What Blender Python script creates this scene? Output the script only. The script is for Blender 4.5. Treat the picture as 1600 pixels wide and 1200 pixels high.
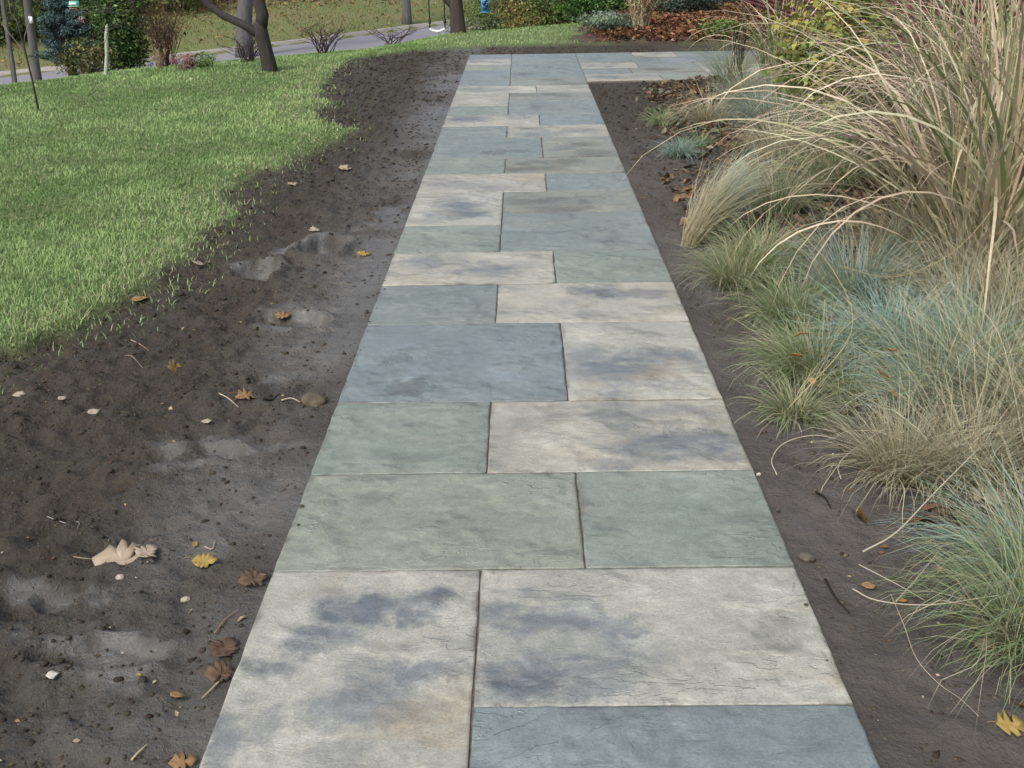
import bpy, math, random
import numpy as np

for o in list(bpy.data.objects):
    bpy.data.objects.remove(o, do_unlink=True)
S = bpy.context.scene
COL = S.collection
R = math.radians
rng = np.random.default_rng(7)
random.seed(7)

# ------------------------------------------------------------------ camera
CF, CP, CR, CY = 1709.97, .39756, -.0175484, -.0131746
CAM = np.array([-.01632, -2.7335, 1.732])
FWD = np.array([math.sin(CY)*math.cos(CP), math.cos(CY)*math.cos(CP), -math.sin(CP)])
R0 = np.array([math.cos(CY), -math.sin(CY), 0.])
U0 = np.cross(R0, FWD)
RT = R0*math.cos(CR) + U0*math.sin(CR)
UP = -R0*math.sin(CR) + U0*math.cos(CR)
cd = bpy.data.cameras.new('camera')
cam = bpy.data.objects.new('camera', cd)
COL.objects.link(cam)
from mathutils import Matrix, Vector
cam.matrix_world = Matrix(((RT[0], UP[0], -FWD[0], CAM[0]), (RT[1], UP[1], -FWD[1], CAM[1]),
                           (RT[2], UP[2], -FWD[2], CAM[2]), (0, 0, 0, 1)))
cd.sensor_width = 36
cd.lens = CF/1600*36
cd.clip_end = 1000
S.camera = cam
S.render.resolution_x, S.render.resolution_y = 1024, 768

# ------------------------------------------------------------------ light
SUN_EL, SUN_ROT = R(48), R(215)
w = bpy.data.worlds.new('World')
S.world = w
w.use_nodes = True
nt = w.node_tree
sky = nt.nodes.new('ShaderNodeTexSky')
sky.sky_type = 'NISHITA'
sky.sun_disc = False
sky.sun_elevation, sky.sun_rotation = SUN_EL, SUN_ROT
sky.air_density, sky.dust_density, sky.ozone_density = 1.0, 4.0, 1.0
hs = nt.nodes.new('ShaderNodeHueSaturation')
hs.inputs['Saturation'].default_value = .6          # thin cloud: the sky is nearly grey
nt.links.new(sky.outputs[0], hs.inputs['Color'])
bg = nt.nodes['Background']
nt.links.new(hs.outputs[0], bg.inputs['Color'])
bg.inputs['Strength'].default_value = .125
sl = bpy.data.lights.new('sun', 'SUN')
sl.energy = 1.5
sl.angle = R(12)
sl.color = (1, .965, .91)
so = bpy.data.objects.new('sun', sl)
COL.objects.link(so)
sd = Vector((math.sin(SUN_ROT)*math.cos(SUN_EL), math.cos(SUN_ROT)*math.cos(SUN_EL), math.sin(SUN_EL)))
so.rotation_euler = sd.to_track_quat('Z', 'Y').to_euler()
S.view_settings.view_transform = 'Standard'
S.view_settings.look = 'None'
S.view_settings.exposure = .78
S.view_settings.gamma = 1
S.view_settings.use_curve_mapping = False

# ------------------------------------------------------------------ noise
def _hash(ix, iy, s):
    n = (ix.astype(np.int64)*374761393 + iy.astype(np.int64)*668265263 + s*1274126177) & 0x7fffffff
    n = ((n ^ (n >> 13))*1274126177) & 0x7fffffff
    return ((n ^ (n >> 16)) & 0xffff)/65535.

def vn(x, y, s=0):
    ix, iy = np.floor(x), np.floor(y)
    fx, fy = x-ix, y-iy
    fx = fx*fx*(3-2*fx); fy = fy*fy*(3-2*fy)
    a = _hash(ix, iy, s); b = _hash(ix+1, iy, s); c = _hash(ix, iy+1, s); d = _hash(ix+1, iy+1, s)
    return (a*(1-fx)+b*fx)*(1-fy) + (c*(1-fx)+d*fx)*fy

def fbm(x, y, f, o=4, s=0):
    t = 0; a = 1; n = 0
    for i in range(o):
        t = t + a*(vn(x*f, y*f, s+i*17)-.5); n += a
        f *= 2.03; a *= .5
    return t/n*2

def sst(a, b, x):
    t = np.clip((x-a)/(b-a), 0, 1)
    return t*t*(3-2*t)

# ------------------------------------------------------------------ terrain
CRX = np.array([-60, -20, -9, -6.16, -5.71, -5.13, -4.29, -3.42, -2.57, -1.83, -1.09, -.18, 1.04, 4, 30])
CRY = np.array([-20, 0, 6.8, 10.3, 11.0, 11.5, 12.3, 12.9, 13.6, 15.2, 16.6, 17.2, 18.2, 21, 40]) - .9
RD = np.array([(-90, -8, -3.6), (-50, 10.5, -2.9), (-24, 24.6, -2.35), (-15.19, 30, -2.12), (-12.09, 32, -2.03), (-8.81, 35, -1.95),
               (-6.04, 38, -1.88), (-2.85, 42, -1.82), (-1.02, 44.2, -1.8), (6, 53, -1.7), (40, 96, -1.4), (90, 160, -1.2)])
RDW = 6.5

def road_uv(x, y):
    best = np.full(x.shape, 1e9); v = np.zeros(x.shape); z = np.zeros(x.shape)
    for a, b in zip(RD[:-1], RD[1:]):
        d = b[:2]-a[:2]; L = np.hypot(*d); d = d/L
        t = np.clip((x-a[0])*d[0]+(y-a[1])*d[1], 0, L)
        px, py = a[0]+d[0]*t, a[1]+d[1]*t
        q = np.hypot(x-px, y-py)
        sgn = np.sign((x-a[0])*-d[1]+(y-a[1])*d[0])
        m = q < best
        best = np.where(m, q, best); v = np.where(m, q*sgn, v)
        z = np.where(m, a[2]+(b[2]-a[2])*t/L, z)
    return v, z

SLY = np.array([-8, -1, .8, 1.76, 2.12, 2.7, 3.71, 5.21, 6.54, 7.1, 7.45, 7.8, 8.5, 9.28, 11.46, 13.3])
SLX = np.array([-7, -3.9, -2.75, -2.34, -2.19, -2.01, -2.03, -2.06, -1.83, -1.65, -1.5, -1.9, -2.1, -2.19, -2.51, -2.45])
STX = np.array([-2.6, -1.8, -.84, 1.14, 3.6, 30])
STY = np.array([13.3, 14.1, 14.68, 15.0, 14.6, 14.6])

def masks(x, y):
    e = fbm(x, y, 2.3, 4, 5)*.22 + fbm(x, y, 9, 2, 9)*.07
    soil = sst(-.1, .1, x-np.interp(y, SLY, SLX)+e) * sst(-.1, .1, np.interp(x, STX, STY)-y+e)
    bed = sst(-.2, .2, y-np.interp(x, STX, STY)+.02) * sst(-.2, .2, x-(.85+.12*np.maximum(y-15, 0))+e*1.5)
    bed = np.maximum(bed, sst(-.15, .15, x-3.4)*sst(0, 1, y+30))
    v, zr = road_uv(x, y)
    wood = sst(-1.2, 1.2, v-9.5+fbm(x, y, .5, 3, 3)*3)*1.
    bed = np.maximum(bed, wood)
    soil = soil*(1-bed)
    lawn = (1-soil)*(1-bed)
    return soil, lawn, bed, v, zr

def at(px, py, z=0.):
    d = FWD+RT*((px-800)/CF)+UP*((600-py)/CF)
    t = (z-CAM[2])/d[2]
    p = CAM+d*t
    return float(p[0]), float(p[1])

def along(px, py, y):
    d = FWD+RT*((px-800)/CF)+UP*((600-py)/CF)
    p = CAM+d*((y-CAM[1])/d[1])
    return float(p[0]), float(p[1]), float(p[2])

WET = [((400, 418), .22, .2, 1), ((505, 380), .2, .3, 1), ((455, 500), .26, .26, 1), ((450, 580), .16, .16, .7), ((310, 705), .2, .12, .8),
       ((420, 700), .2, .13, .7), ((90, 930), .1, .1, .9), ((170, 1010), .2, .12, 1), ((60, 1010), .1, .08, .8), ((300, 850), .12, .08, .7), ((230, 1070), .2, .1, .8),
       ((340, 800), .2, .1, .6), ((600, 340), .2, .4, .8), ((1100, 440), .12, .3, .4), ((1300, 760), .12, .2, .3)]
WETW = [(at(*c), rx, ry, k) for c, rx, ry, k in WET]
PITS = [((402, 425), .13, .16, .045), ((505, 385), .13, .22, .05), ((450, 497), .2, .12, .03), ((310, 703), .16, .06, .02),
        ((95, 925), .07, .06, .02), ((150, 1010), .16, .07, .02)]
PITW = [(at(*c), rx, ry, k) for c, rx, ry, k in PITS]

def wetness(x, y):
    m = np.zeros(x.shape)
    dx = fbm(x, y, 4, 4, 41)*.22; dy = fbm(x, y, 4, 4, 42)*.22
    for (cx, cy), rx, ry, k in WETW:
        q = np.hypot((x-cx+dx)/rx, (y-cy+dy)/ry)
        m = np.maximum(m, k*sst(1.25, .35, q+.5*fbm(x, y, 11, 3, 43)))
    edge = sst(-1.5, -.85, x)*sst(.45, .75, np.abs(x))
    m = np.maximum(m, (x < 0)*edge*np.clip(.55+fbm(x, y, 2.2, 3, 77)*.9, 0, .8))
    return np.clip(m, 0, 1)

def height(x, y, fine=True):
    soil, lawn, bed, v, zr = masks(x, y)
    yc = np.interp(x, CRX, CRY)
    s = np.maximum((y-yc)*.72, 0)
    u = np.maximum(-RDW-v, 1e-6)
    wgt = s/(s+u)
    wgt = wgt*wgt*(3-2*wgt)
    low = zr - .05
    z = np.where(v < -RDW, low*wgt, low)
    bank = np.where(v > 0, .16+.06*np.minimum(v, 22)+.02*np.maximum(v-22, 0), 0)
    bank = bank*sst(-.02, .25, v)
    z = z+bank
    z = z+lawn*(.02+.02*fbm(x, y, .8, 2, 3))*sst(60, 10, y)
    z = z+bed*sst(13, 15.5, y)*sst(30, 22, y)*.1*sst(0.5, 2, x)
    z = z+sst(1.3, 2.4, x)*sst(14, 12, y)*.06
    if fine:
        near = sst(18, 8, y)*soil
        wt = wetness(x, y)
        r = fbm(x, y, 3, 4, 21)*.03 + fbm(x, y, 16, 3, 22)*.03 + fbm(x, y, 7, 2, 23)*.024 + np.maximum(fbm(x, y, 22, 2, 24), 0)*.03
        rid = np.abs(fbm(x*.8+y*.35, y*1.2-x*.3, 7, 3, 30))
        r = r+.022*(.35-rid)*sst(-.7, -1.3, x)
        z = z+near*(r*(1-.75*wt)*np.where(x > 0, .55, 1.)) - .022*near
        for (cx, cy), rx, ry, k in PITW:
            q = np.hypot((x-cx+fbm(x, y, 6, 2, 51)*.05)/rx, (y-cy+fbm(x, y, 6, 2, 52)*.05)/ry)
            z = z - 1.35*k*sst(1.12, .82, q) + k*.7*sst(1.0, 1.18, q)*sst(1.7, 1.2, q)
        z = z+lawn*fbm(x, y, 5, 3, 61)*.012*sst(20, 10, y)
    # the paved strip is dug out under its slabs; soil meets the slab edge just below its top
    d = np.maximum(np.abs(x)-.762, np.maximum(-3.-y, y-13.75))
    d2 = np.maximum(np.maximum(.7-x, x-4.4), np.maximum(10.6-y, y-13.75))
    d = np.minimum(d, d2)
    z = z*sst(0, .18, d)+(-.013)*(1-sst(0, .18, d))
    z = np.where(d < -.03, -.06, z)
    return z

def ground_z(x, y):
    return float(height(np.array([float(x)]), np.array([float(y)]))[0])

# ------------------------------------------------------------------ mesh helpers
def mk(name, V, faces, mat, parent=None, smooth=False, col=None, attrs=None, link=True):
    V = np.asarray(V, dtype=np.float32).reshape(-1, 3)
    me = bpy.data.meshes.new(name)
    if not isinstance(faces, list):
        faces = [faces]
    faces = [np.asarray(f, dtype=np.int32) for f in faces if len(f)]
    me.vertices.add(len(V)); me.vertices.foreach_set('co', V.ravel())
    loops = np.concatenate([f.ravel() for f in faces])
    tot = np.concatenate([np.full(len(f), f.shape[1], dtype=np.int32) for f in faces])
    st = np.concatenate([[0], np.cumsum(tot)[:-1]]).astype(np.int32)
    me.loops.add(len(loops)); me.loops.foreach_set('vertex_index', loops)
    me.polygons.add(len(tot)); me.polygons.foreach_set('loop_start', st)
    me.update(calc_edges=True)
    if smooth:
        me.polygons.foreach_set('use_smooth', np.ones(len(tot), dtype=bool))
    if col is not None:
        c = np.ones((len(V), 4), dtype=np.float32); c[:, :3] = col
        a = me.attributes.new('col', 'FLOAT_COLOR', 'POINT'); a.data.foreach_set('color', c.ravel())
    for k, val in (attrs or {}).items():
        a = me.attributes.new(k, 'FLOAT', 'POINT'); a.data.foreach_set('value', np.asarray(val, dtype=np.float32).ravel())
    if mat:
        me.materials.append(mat)
    o = bpy.data.objects.new(name, me)
    if link:
        COL.objects.link(o)
    if parent:
        o.parent = parent
    return o

def tag(o, label=None, cat=None, group=None, kind=None):
    if label: o['label'] = label
    if cat: o['category'] = cat
    if group: o['group'] = group
    if kind: o['kind'] = kind
    return o

def thing(name, loc, label, cat, group=None, rz=0):
    o = bpy.data.objects.new(name, None)
    o.empty_display_size = .1
    COL.objects.link(o)
    o.location = loc; o.rotation_euler = (0, 0, rz)
    return tag(o, label, cat, group)

class MB:
    """collects shapes into one mesh"""
    def __init__(s):
        s.V = []; s.F = {3: [], 4: []}; s.C = []; s.n = 0
    def add(s, V, faces, col=None):
        V = np.asarray(V, dtype=np.float32).reshape(-1, 3)
        for f in (faces if isinstance(faces, list) else [faces]):
            f = np.asarray(f)
            if len(f): s.F[f.shape[1]].append(f+s.n)
        c = np.zeros((len(V), 3)); c[:] = (1, 1, 1) if col is None else col
        s.V.append(V); s.C.append(c); s.n += len(V)
    def build(s, name, mat, parent=None, smooth=False, link=True):
        fs = [np.concatenate(s.F[k]) for k in (4, 3) if s.F[k]]
        return mk(name, np.concatenate(s.V), fs, mat, parent, smooth, np.concatenate(s.C), link=link)

def tube(mb, pts, rad, n=6, col=None, cap=True):
    P = np.asarray(pts, float); m = len(P)
    rad = np.broadcast_to(np.asarray(rad, float), (m,))
    T = np.gradient(P, axis=0); T /= np.linalg.norm(T, axis=1)[:, None]+1e-9
    ref = np.array([0, 0, 1.]) if abs(T[:, 2]).mean() < .8 else np.array([1., 0, 0])
    A = np.cross(T, ref); A /= np.linalg.norm(A, axis=1)[:, None]+1e-9
    B = np.cross(T, A)
    an = np.linspace(0, 2*np.pi, n, endpoint=False)
    V = P[:, None]+rad[:, None, None]*(A[:, None]*np.cos(an)[None, :, None]+B[:, None]*np.sin(an)[None, :, None])
    i = np.arange(m-1)[:, None]*n; j = np.arange(n)[None]; k = (j+1) % n
    F = np.stack([i+j, i+k, i+n+k, i+n+j], -1).reshape(-1, 4)
    V = V.reshape(-1, 3)
    fs = [F]
    if cap:
        V = np.concatenate([V, P[-1:]+T[-1:]*rad[-1], P[:1]-T[:1]*rad[0]*.2])
        b = (m-1)*n
        fs.append(np.concatenate([np.stack([b+j[0], b+k[0], np.full(n, m*n)], -1), np.stack([k[0], j[0], np.full(n, m*n+1)], -1)]))
    mb.add(V, fs, col)

def boxm(mb, c, s, col=None, rot=0.):
    c = np.asarray(c, float); s = np.asarray(s, float)/2
    V = np.array([(a, b, d) for a in (-1, 1) for b in (-1, 1) for d in (-1, 1)])*s
    cr, sr = math.cos(rot), math.sin(rot)
    V = np.stack([V[:, 0]*cr-V[:, 1]*sr, V[:, 0]*sr+V[:, 1]*cr, V[:, 2]], -1)+c
    F = np.array([(0, 1, 3, 2), (4, 6, 7, 5), (0, 4, 5, 1), (2, 3, 7, 6), (0, 2, 6, 4), (1, 5, 7, 3)])
    mb.add(V, F, col)

def blades(mb, base, az, l0, l1, length, width, c0, c1, K=4, p=1.3, kink=0., rg=rng):
    """grass blades as bent tapered ribbons. l0/l1: lean from the vertical at foot and tip"""
    N = len(base)
    az = np.broadcast_to(az, (N,)); l0 = np.broadcast_to(l0, (N,)); l1 = np.broadcast_to(l1, (N,))
    length = np.broadcast_to(length, (N,)); width = np.broadcast_to(width, (N,))
    c0 = np.broadcast_to(c0, (N, 3)); c1 = np.broadcast_to(c1, (N, 3))
    pos = np.array(base, float); out = []; cols = []
    sa = az+np.pi/2+rg.normal(0, .5, N)
    side = np.stack([np.cos(sa), np.sin(sa), rg.normal(0, .25, N)], -1)
    for k in range(K+1):
        t = k/K
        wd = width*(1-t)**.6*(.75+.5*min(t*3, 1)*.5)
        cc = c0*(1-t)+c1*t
        if k < K:
            out.append(pos-side*wd[:, None]/2); out.append(pos+side*wd[:, None]/2); cols += [cc, cc]
        else:
            out.append(pos); cols.append(cc)
        th = l0+(l1-l0)*((k+.5)/K)**p
        a2 = az+kink*rg.normal(0, 1, N)
        pos = pos+np.stack([np.sin(th)*np.cos(a2), np.sin(th)*np.sin(a2), np.cos(th)], -1)*(length/K)[:, None]
    nv = 2*K+1
    V = np.stack(out, 1).reshape(-1, 3); C = np.stack(cols, 1).reshape(-1, 3)
    o = (np.arange(N)*nv)[:, None]
    Q = np.concatenate([o+np.array([[2*k, 2*k+1, 2*k+3, 2*k+2]]) for k in range(K-1)]) if K > 1 else np.zeros((0, 4), int)
    T = o+np.array([[2*K-2, 2*K-1, 2*K]])
    mb.add(V, [Q, T], C)

def leaves(mb, pos, nrm, size, col, asp=.55, rg=rng):
    """small folded leaves: two triangles hinged on the midrib"""
    N = len(pos)
    size = np.broadcast_to(size, (N,))[:, None]
    n = nrm/(np.linalg.norm(nrm, axis=1)[:, None]+1e-9)
    r = rg.normal(0, 1, (N, 3)); t = np.cross(n, r); t /= np.linalg.norm(t, axis=1)[:, None]+1e-9
    b = np.cross(n, t)
    A = pos-t*size*.5; B = pos+t*size*.5
    Lf = pos+b*size*asp*.5+n*size*.12; Rr = pos-b*size*asp*.5+n*size*.12
    V = np.stack([A, Lf, B, Rr], 1).reshape(-1, 3)
    o = (np.arange(N)*4)[:, None]
    F = np.concatenate([o+np.array([[0, 1, 2]]), o+np.array([[0, 2, 3]])])
    mb.add(V, [F], np.repeat(np.broadcast_to(col, (N, 3)), 4, axis=0))

def ragged(mb, pos, nrm, size, col, rg=rng):
    """dead leaves: creased ragged outlines of eight points"""
    N = len(pos); size = np.broadcast_to(size, (N,))[:, None, None]
    n = nrm/(np.linalg.norm(nrm, axis=1)[:, None]+1e-9)
    r = rg.normal(0, 1, (N, 3)); t = np.cross(n, r); t /= np.linalg.norm(t, axis=1)[:, None]+1e-9
    b = np.cross(n, t)
    an = np.arange(8)*np.pi/4
    rad = rg.uniform(.25, .62, (N, 8, 1)); rad[:, 0] = .75; rad[:, 4] = .6; rad[:, [2, 6]] *= .8
    up = rg.normal(.08, .12, (N, 8, 1))+.16*np.abs(np.sin(an))[None, :, None]
    V = pos[:, None]+size*rad*(t[:, None]*np.cos(an)[None, :, None]+b[:, None]*np.sin(an)[None, :, None]*.8)+n[:, None]*size*up
    V = np.concatenate([V, pos[:, None]], 1)
    o = (np.arange(N)*9)[:, None, None]; j = np.arange(8)
    F = o+np.stack([j, (j+1) % 8, np.full(8, 8)], -1)[None]
    c = np.repeat(np.broadcast_to(col, (N, 3)), 9, axis=0)*rg.uniform(.75, 1.2, (N*9, 1))
    mb.add(V.reshape(-1, 3), [F.reshape(-1, 3)], c)

def pick(cols, N, jit=.18, rg=rng):
    cols = np.asarray(cols, float)
    c = cols[rg.integers(0, len(cols), N)]
    return np.clip(c*(1+rg.normal(0, jit, (N, 1)))*(1+rg.normal(0, jit*.3, (N, 3))), .004, .9)

# ------------------------------------------------------------------ materials
def newmat(name):
    m = bpy.data.materials.new(name); m.use_nodes = True
    t = m.node_tree
    return m, t, t.nodes['Principled BSDF'], t.nodes['Material Output']

def N_(t, typ, **kw):
    n = t.nodes.new(typ)
    for k, v in kw.items():
        if k.startswith('i_'): n.inputs[k[2:]].default_value = v
        else: setattr(n, k, v)
    return n

def noise(t, vec, scale, detail=5, rough=.55, dist=0., typ='FBM'):
    n = t.nodes.new('ShaderNodeTexNoise'); n.noise_type = typ
    n.inputs['Scale'].default_value = scale; n.inputs['Detail'].default_value = detail
    n.inputs['Roughness'].default_value = rough; n.inputs['Distortion'].default_value = dist
    if vec is not None: t.links.new(vec, n.inputs['Vector'])
    return n

def ramp(t, fac, stops):
    r = t.nodes.new('ShaderNodeValToRGB'); e = r.color_ramp.elements
    while len(e) < len(stops): e.new(.5)
    for i, (p, c) in enumerate(stops):
        e[i].position = p; e[i].color = (*c, 1) if len(c) == 3 else c
    t.links.new(fac, r.inputs['Fac'])
    return r.outputs['Color']

def mixc(t, fac, a, b, bl='MIX'):
    m = t.nodes.new('ShaderNodeMix'); m.data_type = 'RGBA'; m.blend_type = bl
    for s, v in ((m.inputs[0], fac), (m.inputs[6], a), (m.inputs[7], b)):
        if hasattr(v, 'is_linked'): t.links.new(v, s)
        else: s.default_value = (*v, 1) if isinstance(v, tuple) and len(v) == 3 else v
    return m.outputs[2]

def math_(t, op, a, b=None, c=None, clamp=False):
    m = t.nodes.new('ShaderNodeMath'); m.operation = op; m.use_clamp = clamp
    for i, v in enumerate((a, b, c)):
        if v is None: continue
        if hasattr(v, 'is_linked'): t.links.new(v, m.inputs[i])
        else: m.inputs[i].default_value = v
    return m.outputs[0]

def maprange(t, v, a, b, c=0., d=1.):
    m = t.nodes.new('ShaderNodeMapRange'); m.interpolation_type = 'SMOOTHSTEP'
    m.inputs[1].default_value, m.inputs[2].default_value, m.inputs[3].default_value, m.inputs[4].default_value = a, b, c, d
    t.links.new(v, m.inputs[0])
    return m.outputs[0]

def bump(t, bs, h, strength, dist):
    b = t.nodes.new('ShaderNodeBump'); b.inputs['Strength'].default_value = strength; b.inputs['Distance'].default_value = dist
    t.links.new(h, b.inputs['Height']); t.links.new(b.outputs[0], bs.inputs['Normal'])

def plant_mat(name, rough=.6, transl=.25, spec=.25):
    m, t, bs, out = newmat(name)
    a = N_(t, 'ShaderNodeAttribute', attribute_name='col')
    tc = N_(t, 'ShaderNodeTexCoord')
    n = noise(t, tc.outputs['Object'], 35, 3)
    c = mixc(t, .35, a.outputs['Color'], ramp(t, n.outputs[0], [(.3, (.45, .45, .45)), (.7, (1, 1, 1))]), 'MULTIPLY')
    t.links.new(c, bs.inputs['Base Color'])
    bs.inputs['Roughness'].default_value = rough; bs.inputs['Specular IOR Level'].default_value = spec
    if transl:
        tr = N_(t, 'ShaderNodeBsdfTranslucent'); t.links.new(c, tr.inputs['Color'])
        mx = N_(t, 'ShaderNodeMixShader'); mx.inputs[0].default_value = transl
        t.links.new(bs.outputs[0], mx.inputs[1]); t.links.new(tr.outputs[0], mx.inputs[2]); t.links.new(mx.outputs[0], out.inputs[0])
    return m

def bark_mat(name, a, b, scale=14):
    m, t, bs, out = newmat(name)
    tc = N_(t, 'ShaderNodeTexCoord')
    mp = N_(t, 'ShaderNodeMapping'); mp.inputs['Scale'].default_value = (1, 1, .22); t.links.new(tc.outputs['Object'], mp.inputs[0])
    n = noise(t, mp.outputs[0], scale, 8, .65, .6)
    n2 = noise(t, tc.outputs['Object'], 3, 4)
    c = mixc(t, n2.outputs[0], ramp(t, n.outputs[0], [(.3, a), (.7, b)]), b)
    t.links.new(c, bs.inputs['Base Color']); bs.inputs['Roughness'].default_value = .85
    bump(t, bs, n.outputs[0], 1, .03)
    return m

def plain_mat(name, c, rough=.6, metal=0., var=.25, scale=20):
    m, t, bs, out = newmat(name)
    tc = N_(t, 'ShaderNodeTexCoord'); n = noise(t, tc.outputs['Object'], scale, 5)
    k = mixc(t, n.outputs[0], tuple(x*(1-var) for x in c), tuple(min(1, x*(1+var)) for x in c))
    t.links.new(k, bs.inputs['Base Color']); bs.inputs['Roughness'].default_value = rough; bs.inputs['Metallic'].default_value = metal
    bump(t, bs, n.outputs[0], .3, .005)
    return m

PLANT = plant_mat('leaf_blade')
DRY = plant_mat('dry_leaf', .75, .2, .15)
NEEDLE = plant_mat('needle', .7, .08, .2)
STEM = plant_mat('stem', .8, 0, .15)
BARK = bark_mat('brown_bark', (.016, .012, .010), (.05, .038, .032))
GREYBARK = bark_mat('grey_bark', (.035, .034, .033), (.10, .096, .092))
DARKBARK = bark_mat('dark_bark', (.010, .0085, .008), (.03, .026, .023))

# ground
def ground_mat():
    m, t, bs, out = newmat('ground')
    tc = N_(t, 'ShaderNodeTexCoord'); V = tc.outputs['Object']
    A = lambda n: N_(t, 'ShaderNodeAttribute', attribute_name=n).outputs['Fac']
    big = noise(t, V, 1.1, 6, .6); mid = noise(t, V, 9, 8, .65); fine = noise(t, V, 70, 6, .7); lump = noise(t, V, 26, 6, .65)
    soil = mixc(t, big.outputs[0], (.022, .017, .012), (.054, .041, .028))
    soil = mixc(t, ramp(t, mid.outputs[0], [(.42, (0, 0, 0)), (.68, (.8, .8, .8))]), soil, (.034, .031, .019))
    soil = mixc(t, .75, soil, ramp(t, fine.outputs[0], [(.32, (.28, .28, .28)), (.62, (1.3, 1.25, 1.18))]), 'MULTIPLY')
    specks = ramp(t, noise(t, V, 210, 2).outputs[0], [(.66, (0, 0, 0)), (.72, (1, 1, 1))])
    soil = mixc(t, specks, soil, (.16, .135, .10))
    # right-hand trodden soil is paler
    soil = mixc(t, A('pale'), soil, mixc(t, mid.outputs[0], (.055, .048, .042), (.118, .104, .091)))
    wet = A('wet')
    wetc = mixc(t, lump.outputs[0], (.05, .05, .048), (.19, .188, .18))
    soil = mixc(t, math_(t, 'MULTIPLY', wet, .75), soil, wetc)
    grass = mixc(t, mid.outputs[0], (.075, .13, .03), (.14, .20, .06))
    grass = mixc(t, ramp(t, big.outputs[0], [(.4, (0, 0, 0)), (.7, (.7, .7, .7))]), grass, (.15, .155, .075))
    grass = mixc(t, .5, grass, ramp(t, fine.outputs[0], [(.35, (.4, .4, .4)), (.62, (1.2, 1.2, 1.2))]), 'MULTIPLY')
    farc = mixc(t, ramp(t, noise(t, V, .5, 6, .7).outputs[0], [(.38, (0, 0, 0)), (.62, (1, 1, 1))]), (.095, .135, .033), (.14, .13, .05))
    farc = mixc(t, ramp(t, noise(t, V, 5, 5, .7).outputs[0], [(.48, (0, 0, 0)), (.68, (1, 1, 1))]), farc, (.16, .13, .045))
    grass = mixc(t, A('far'), grass, farc)
    bed = mixc(t, ramp(t, mid.outputs[0], [(.4, (0, 0, 0)), (.6, (1, 1, 1))]), (.035, .022, .016), (.10, .055, .032))
    c = mixc(t, A('lawn'), soil, grass)
    c = mixc(t, A('bed'), c, bed)
    t.links.new(c, bs.inputs['Base Color'])
    rg = mixc(t, wet, (.8, .8, .8), (.27, .27, .27))
    t.links.new(rg, bs.inputs['Roughness'])
    bs.inputs['Specular IOR Level'].default_value = .5
    h = math_(t, 'ADD', math_(t, 'MULTIPLY', mid.outputs[0], .6), math_(t, 'ADD', math_(t, 'MULTIPLY', lump.outputs[0], .5), math_(t, 'MULTIPLY', fine.outputs[0], .25)))
    b = t.nodes.new('ShaderNodeBump'); b.inputs['Distance'].default_value = .05
    t.links.new(math_(t, 'SUBTRACT', 1., math_(t, 'MULTIPLY', wet, .45)), b.inputs['Strength'])
    t.links.new(h, b.inputs['Height']); t.links.new(b.outputs[0], bs.inputs['Normal'])
    return m

# ------------------------------------------------------------------ ground sheet
def axis(a, b, st, lo, hi, g):
    fine = list(np.arange(a, b, st)); d = st; x = fine[-1]
    up = []
    while x < hi:
        d *= g; x += d; up.append(x)
    d = st; x = fine[0]; dn = []
    while x > lo:
        d *= g; x -= d; dn.append(x)
    return np.array(dn[::-1]+fine+up)
gx = axis(-2.7, 2.2, .0155, -160, 160, 1.055)
gy = axis(-1.5, 4.2, .0155, -40, 220, 1.024)
X, Y = np.meshgrid(gx, gy)
Z = height(X, Y)
nx, ny = len(gx), len(gy)
idx = np.arange(nx*ny).reshape(ny, nx)
Q = np.stack([idx[:-1, :-1], idx[:-1, 1:], idx[1:, 1:], idx[1:, :-1]], -1).reshape(-1, 4)
soilm, lawnm, bedm, vv, zz = masks(X, Y)
pale = soilm*sst(.5, .8, X)*np.clip(.85+.7*fbm(X, Y, 3, 4, 71), 0, 1)*sst(2.0, 1.0, X)*sst(9, 4, Y) + soilm*sst(-1.35, -.8, X)*(X < 0)*.6*np.clip(.6+1.2*fbm(X, Y, 2, 4, 73), 0, 1)
far = sst(-3, 0, vv)
GROUND = mk('ground', np.stack([X, Y, Z], -1).reshape(-1, 3), Q, ground_mat(), smooth=True,
            attrs={'lawn': lawnm, 'bed': bedm, 'wet': wetness(X, Y)*soilm, 'pale': np.clip(pale, 0, 1), 'far': far})
tag(GROUND, kind='structure')

# ------------------------------------------------------------------ road and kerb
def strip_rows(v0, v1, zadd, n=140):
    seg = np.linspace(0, len(RD)-1.001, n)
    i = seg.astype(int); f = (seg-i)[:, None]
    P = RD[i]*(1-f)+RD[i+1]*f
    T = np.gradient(P[:, :2], axis=0); T /= np.linalg.norm(T, axis=1)[:, None]
    Nn = np.stack([-T[:, 1], T[:, 0]], -1)
    a = np.c_[P[:, :2]+Nn*v0, P[:, 2]+zadd]; b = np.c_[P[:, :2]+Nn*v1, P[:, 2]+zadd]
    return a, b
a, b = strip_rows(-RDW-.1, .05, 0)
n = len(a); i = np.arange(n-1)
m, t, bs, out = newmat('asphalt')
tc = N_(t, 'ShaderNodeTexCoord'); nn = noise(t, tc.outputs['Object'], .8, 6); n2 = noise(t, tc.outputs['Object'], 60, 3)
t.links.new(mixc(t, .4, mixc(t, nn.outputs[0], (.17, .165, .185), (.25, .24, .265)), ramp(t, n2.outputs[0], [(.3, (.5, .5, .5)), (.7, (1, 1, 1))]), 'MULTIPLY'), bs.inputs['Base Color'])
bs.inputs['Roughness'].default_value = .75
tag(mk('road', np.concatenate([a, b]), np.stack([i, i+1, n+i+1, n+i], -1), m), kind='structure')
mb = MB()
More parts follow.
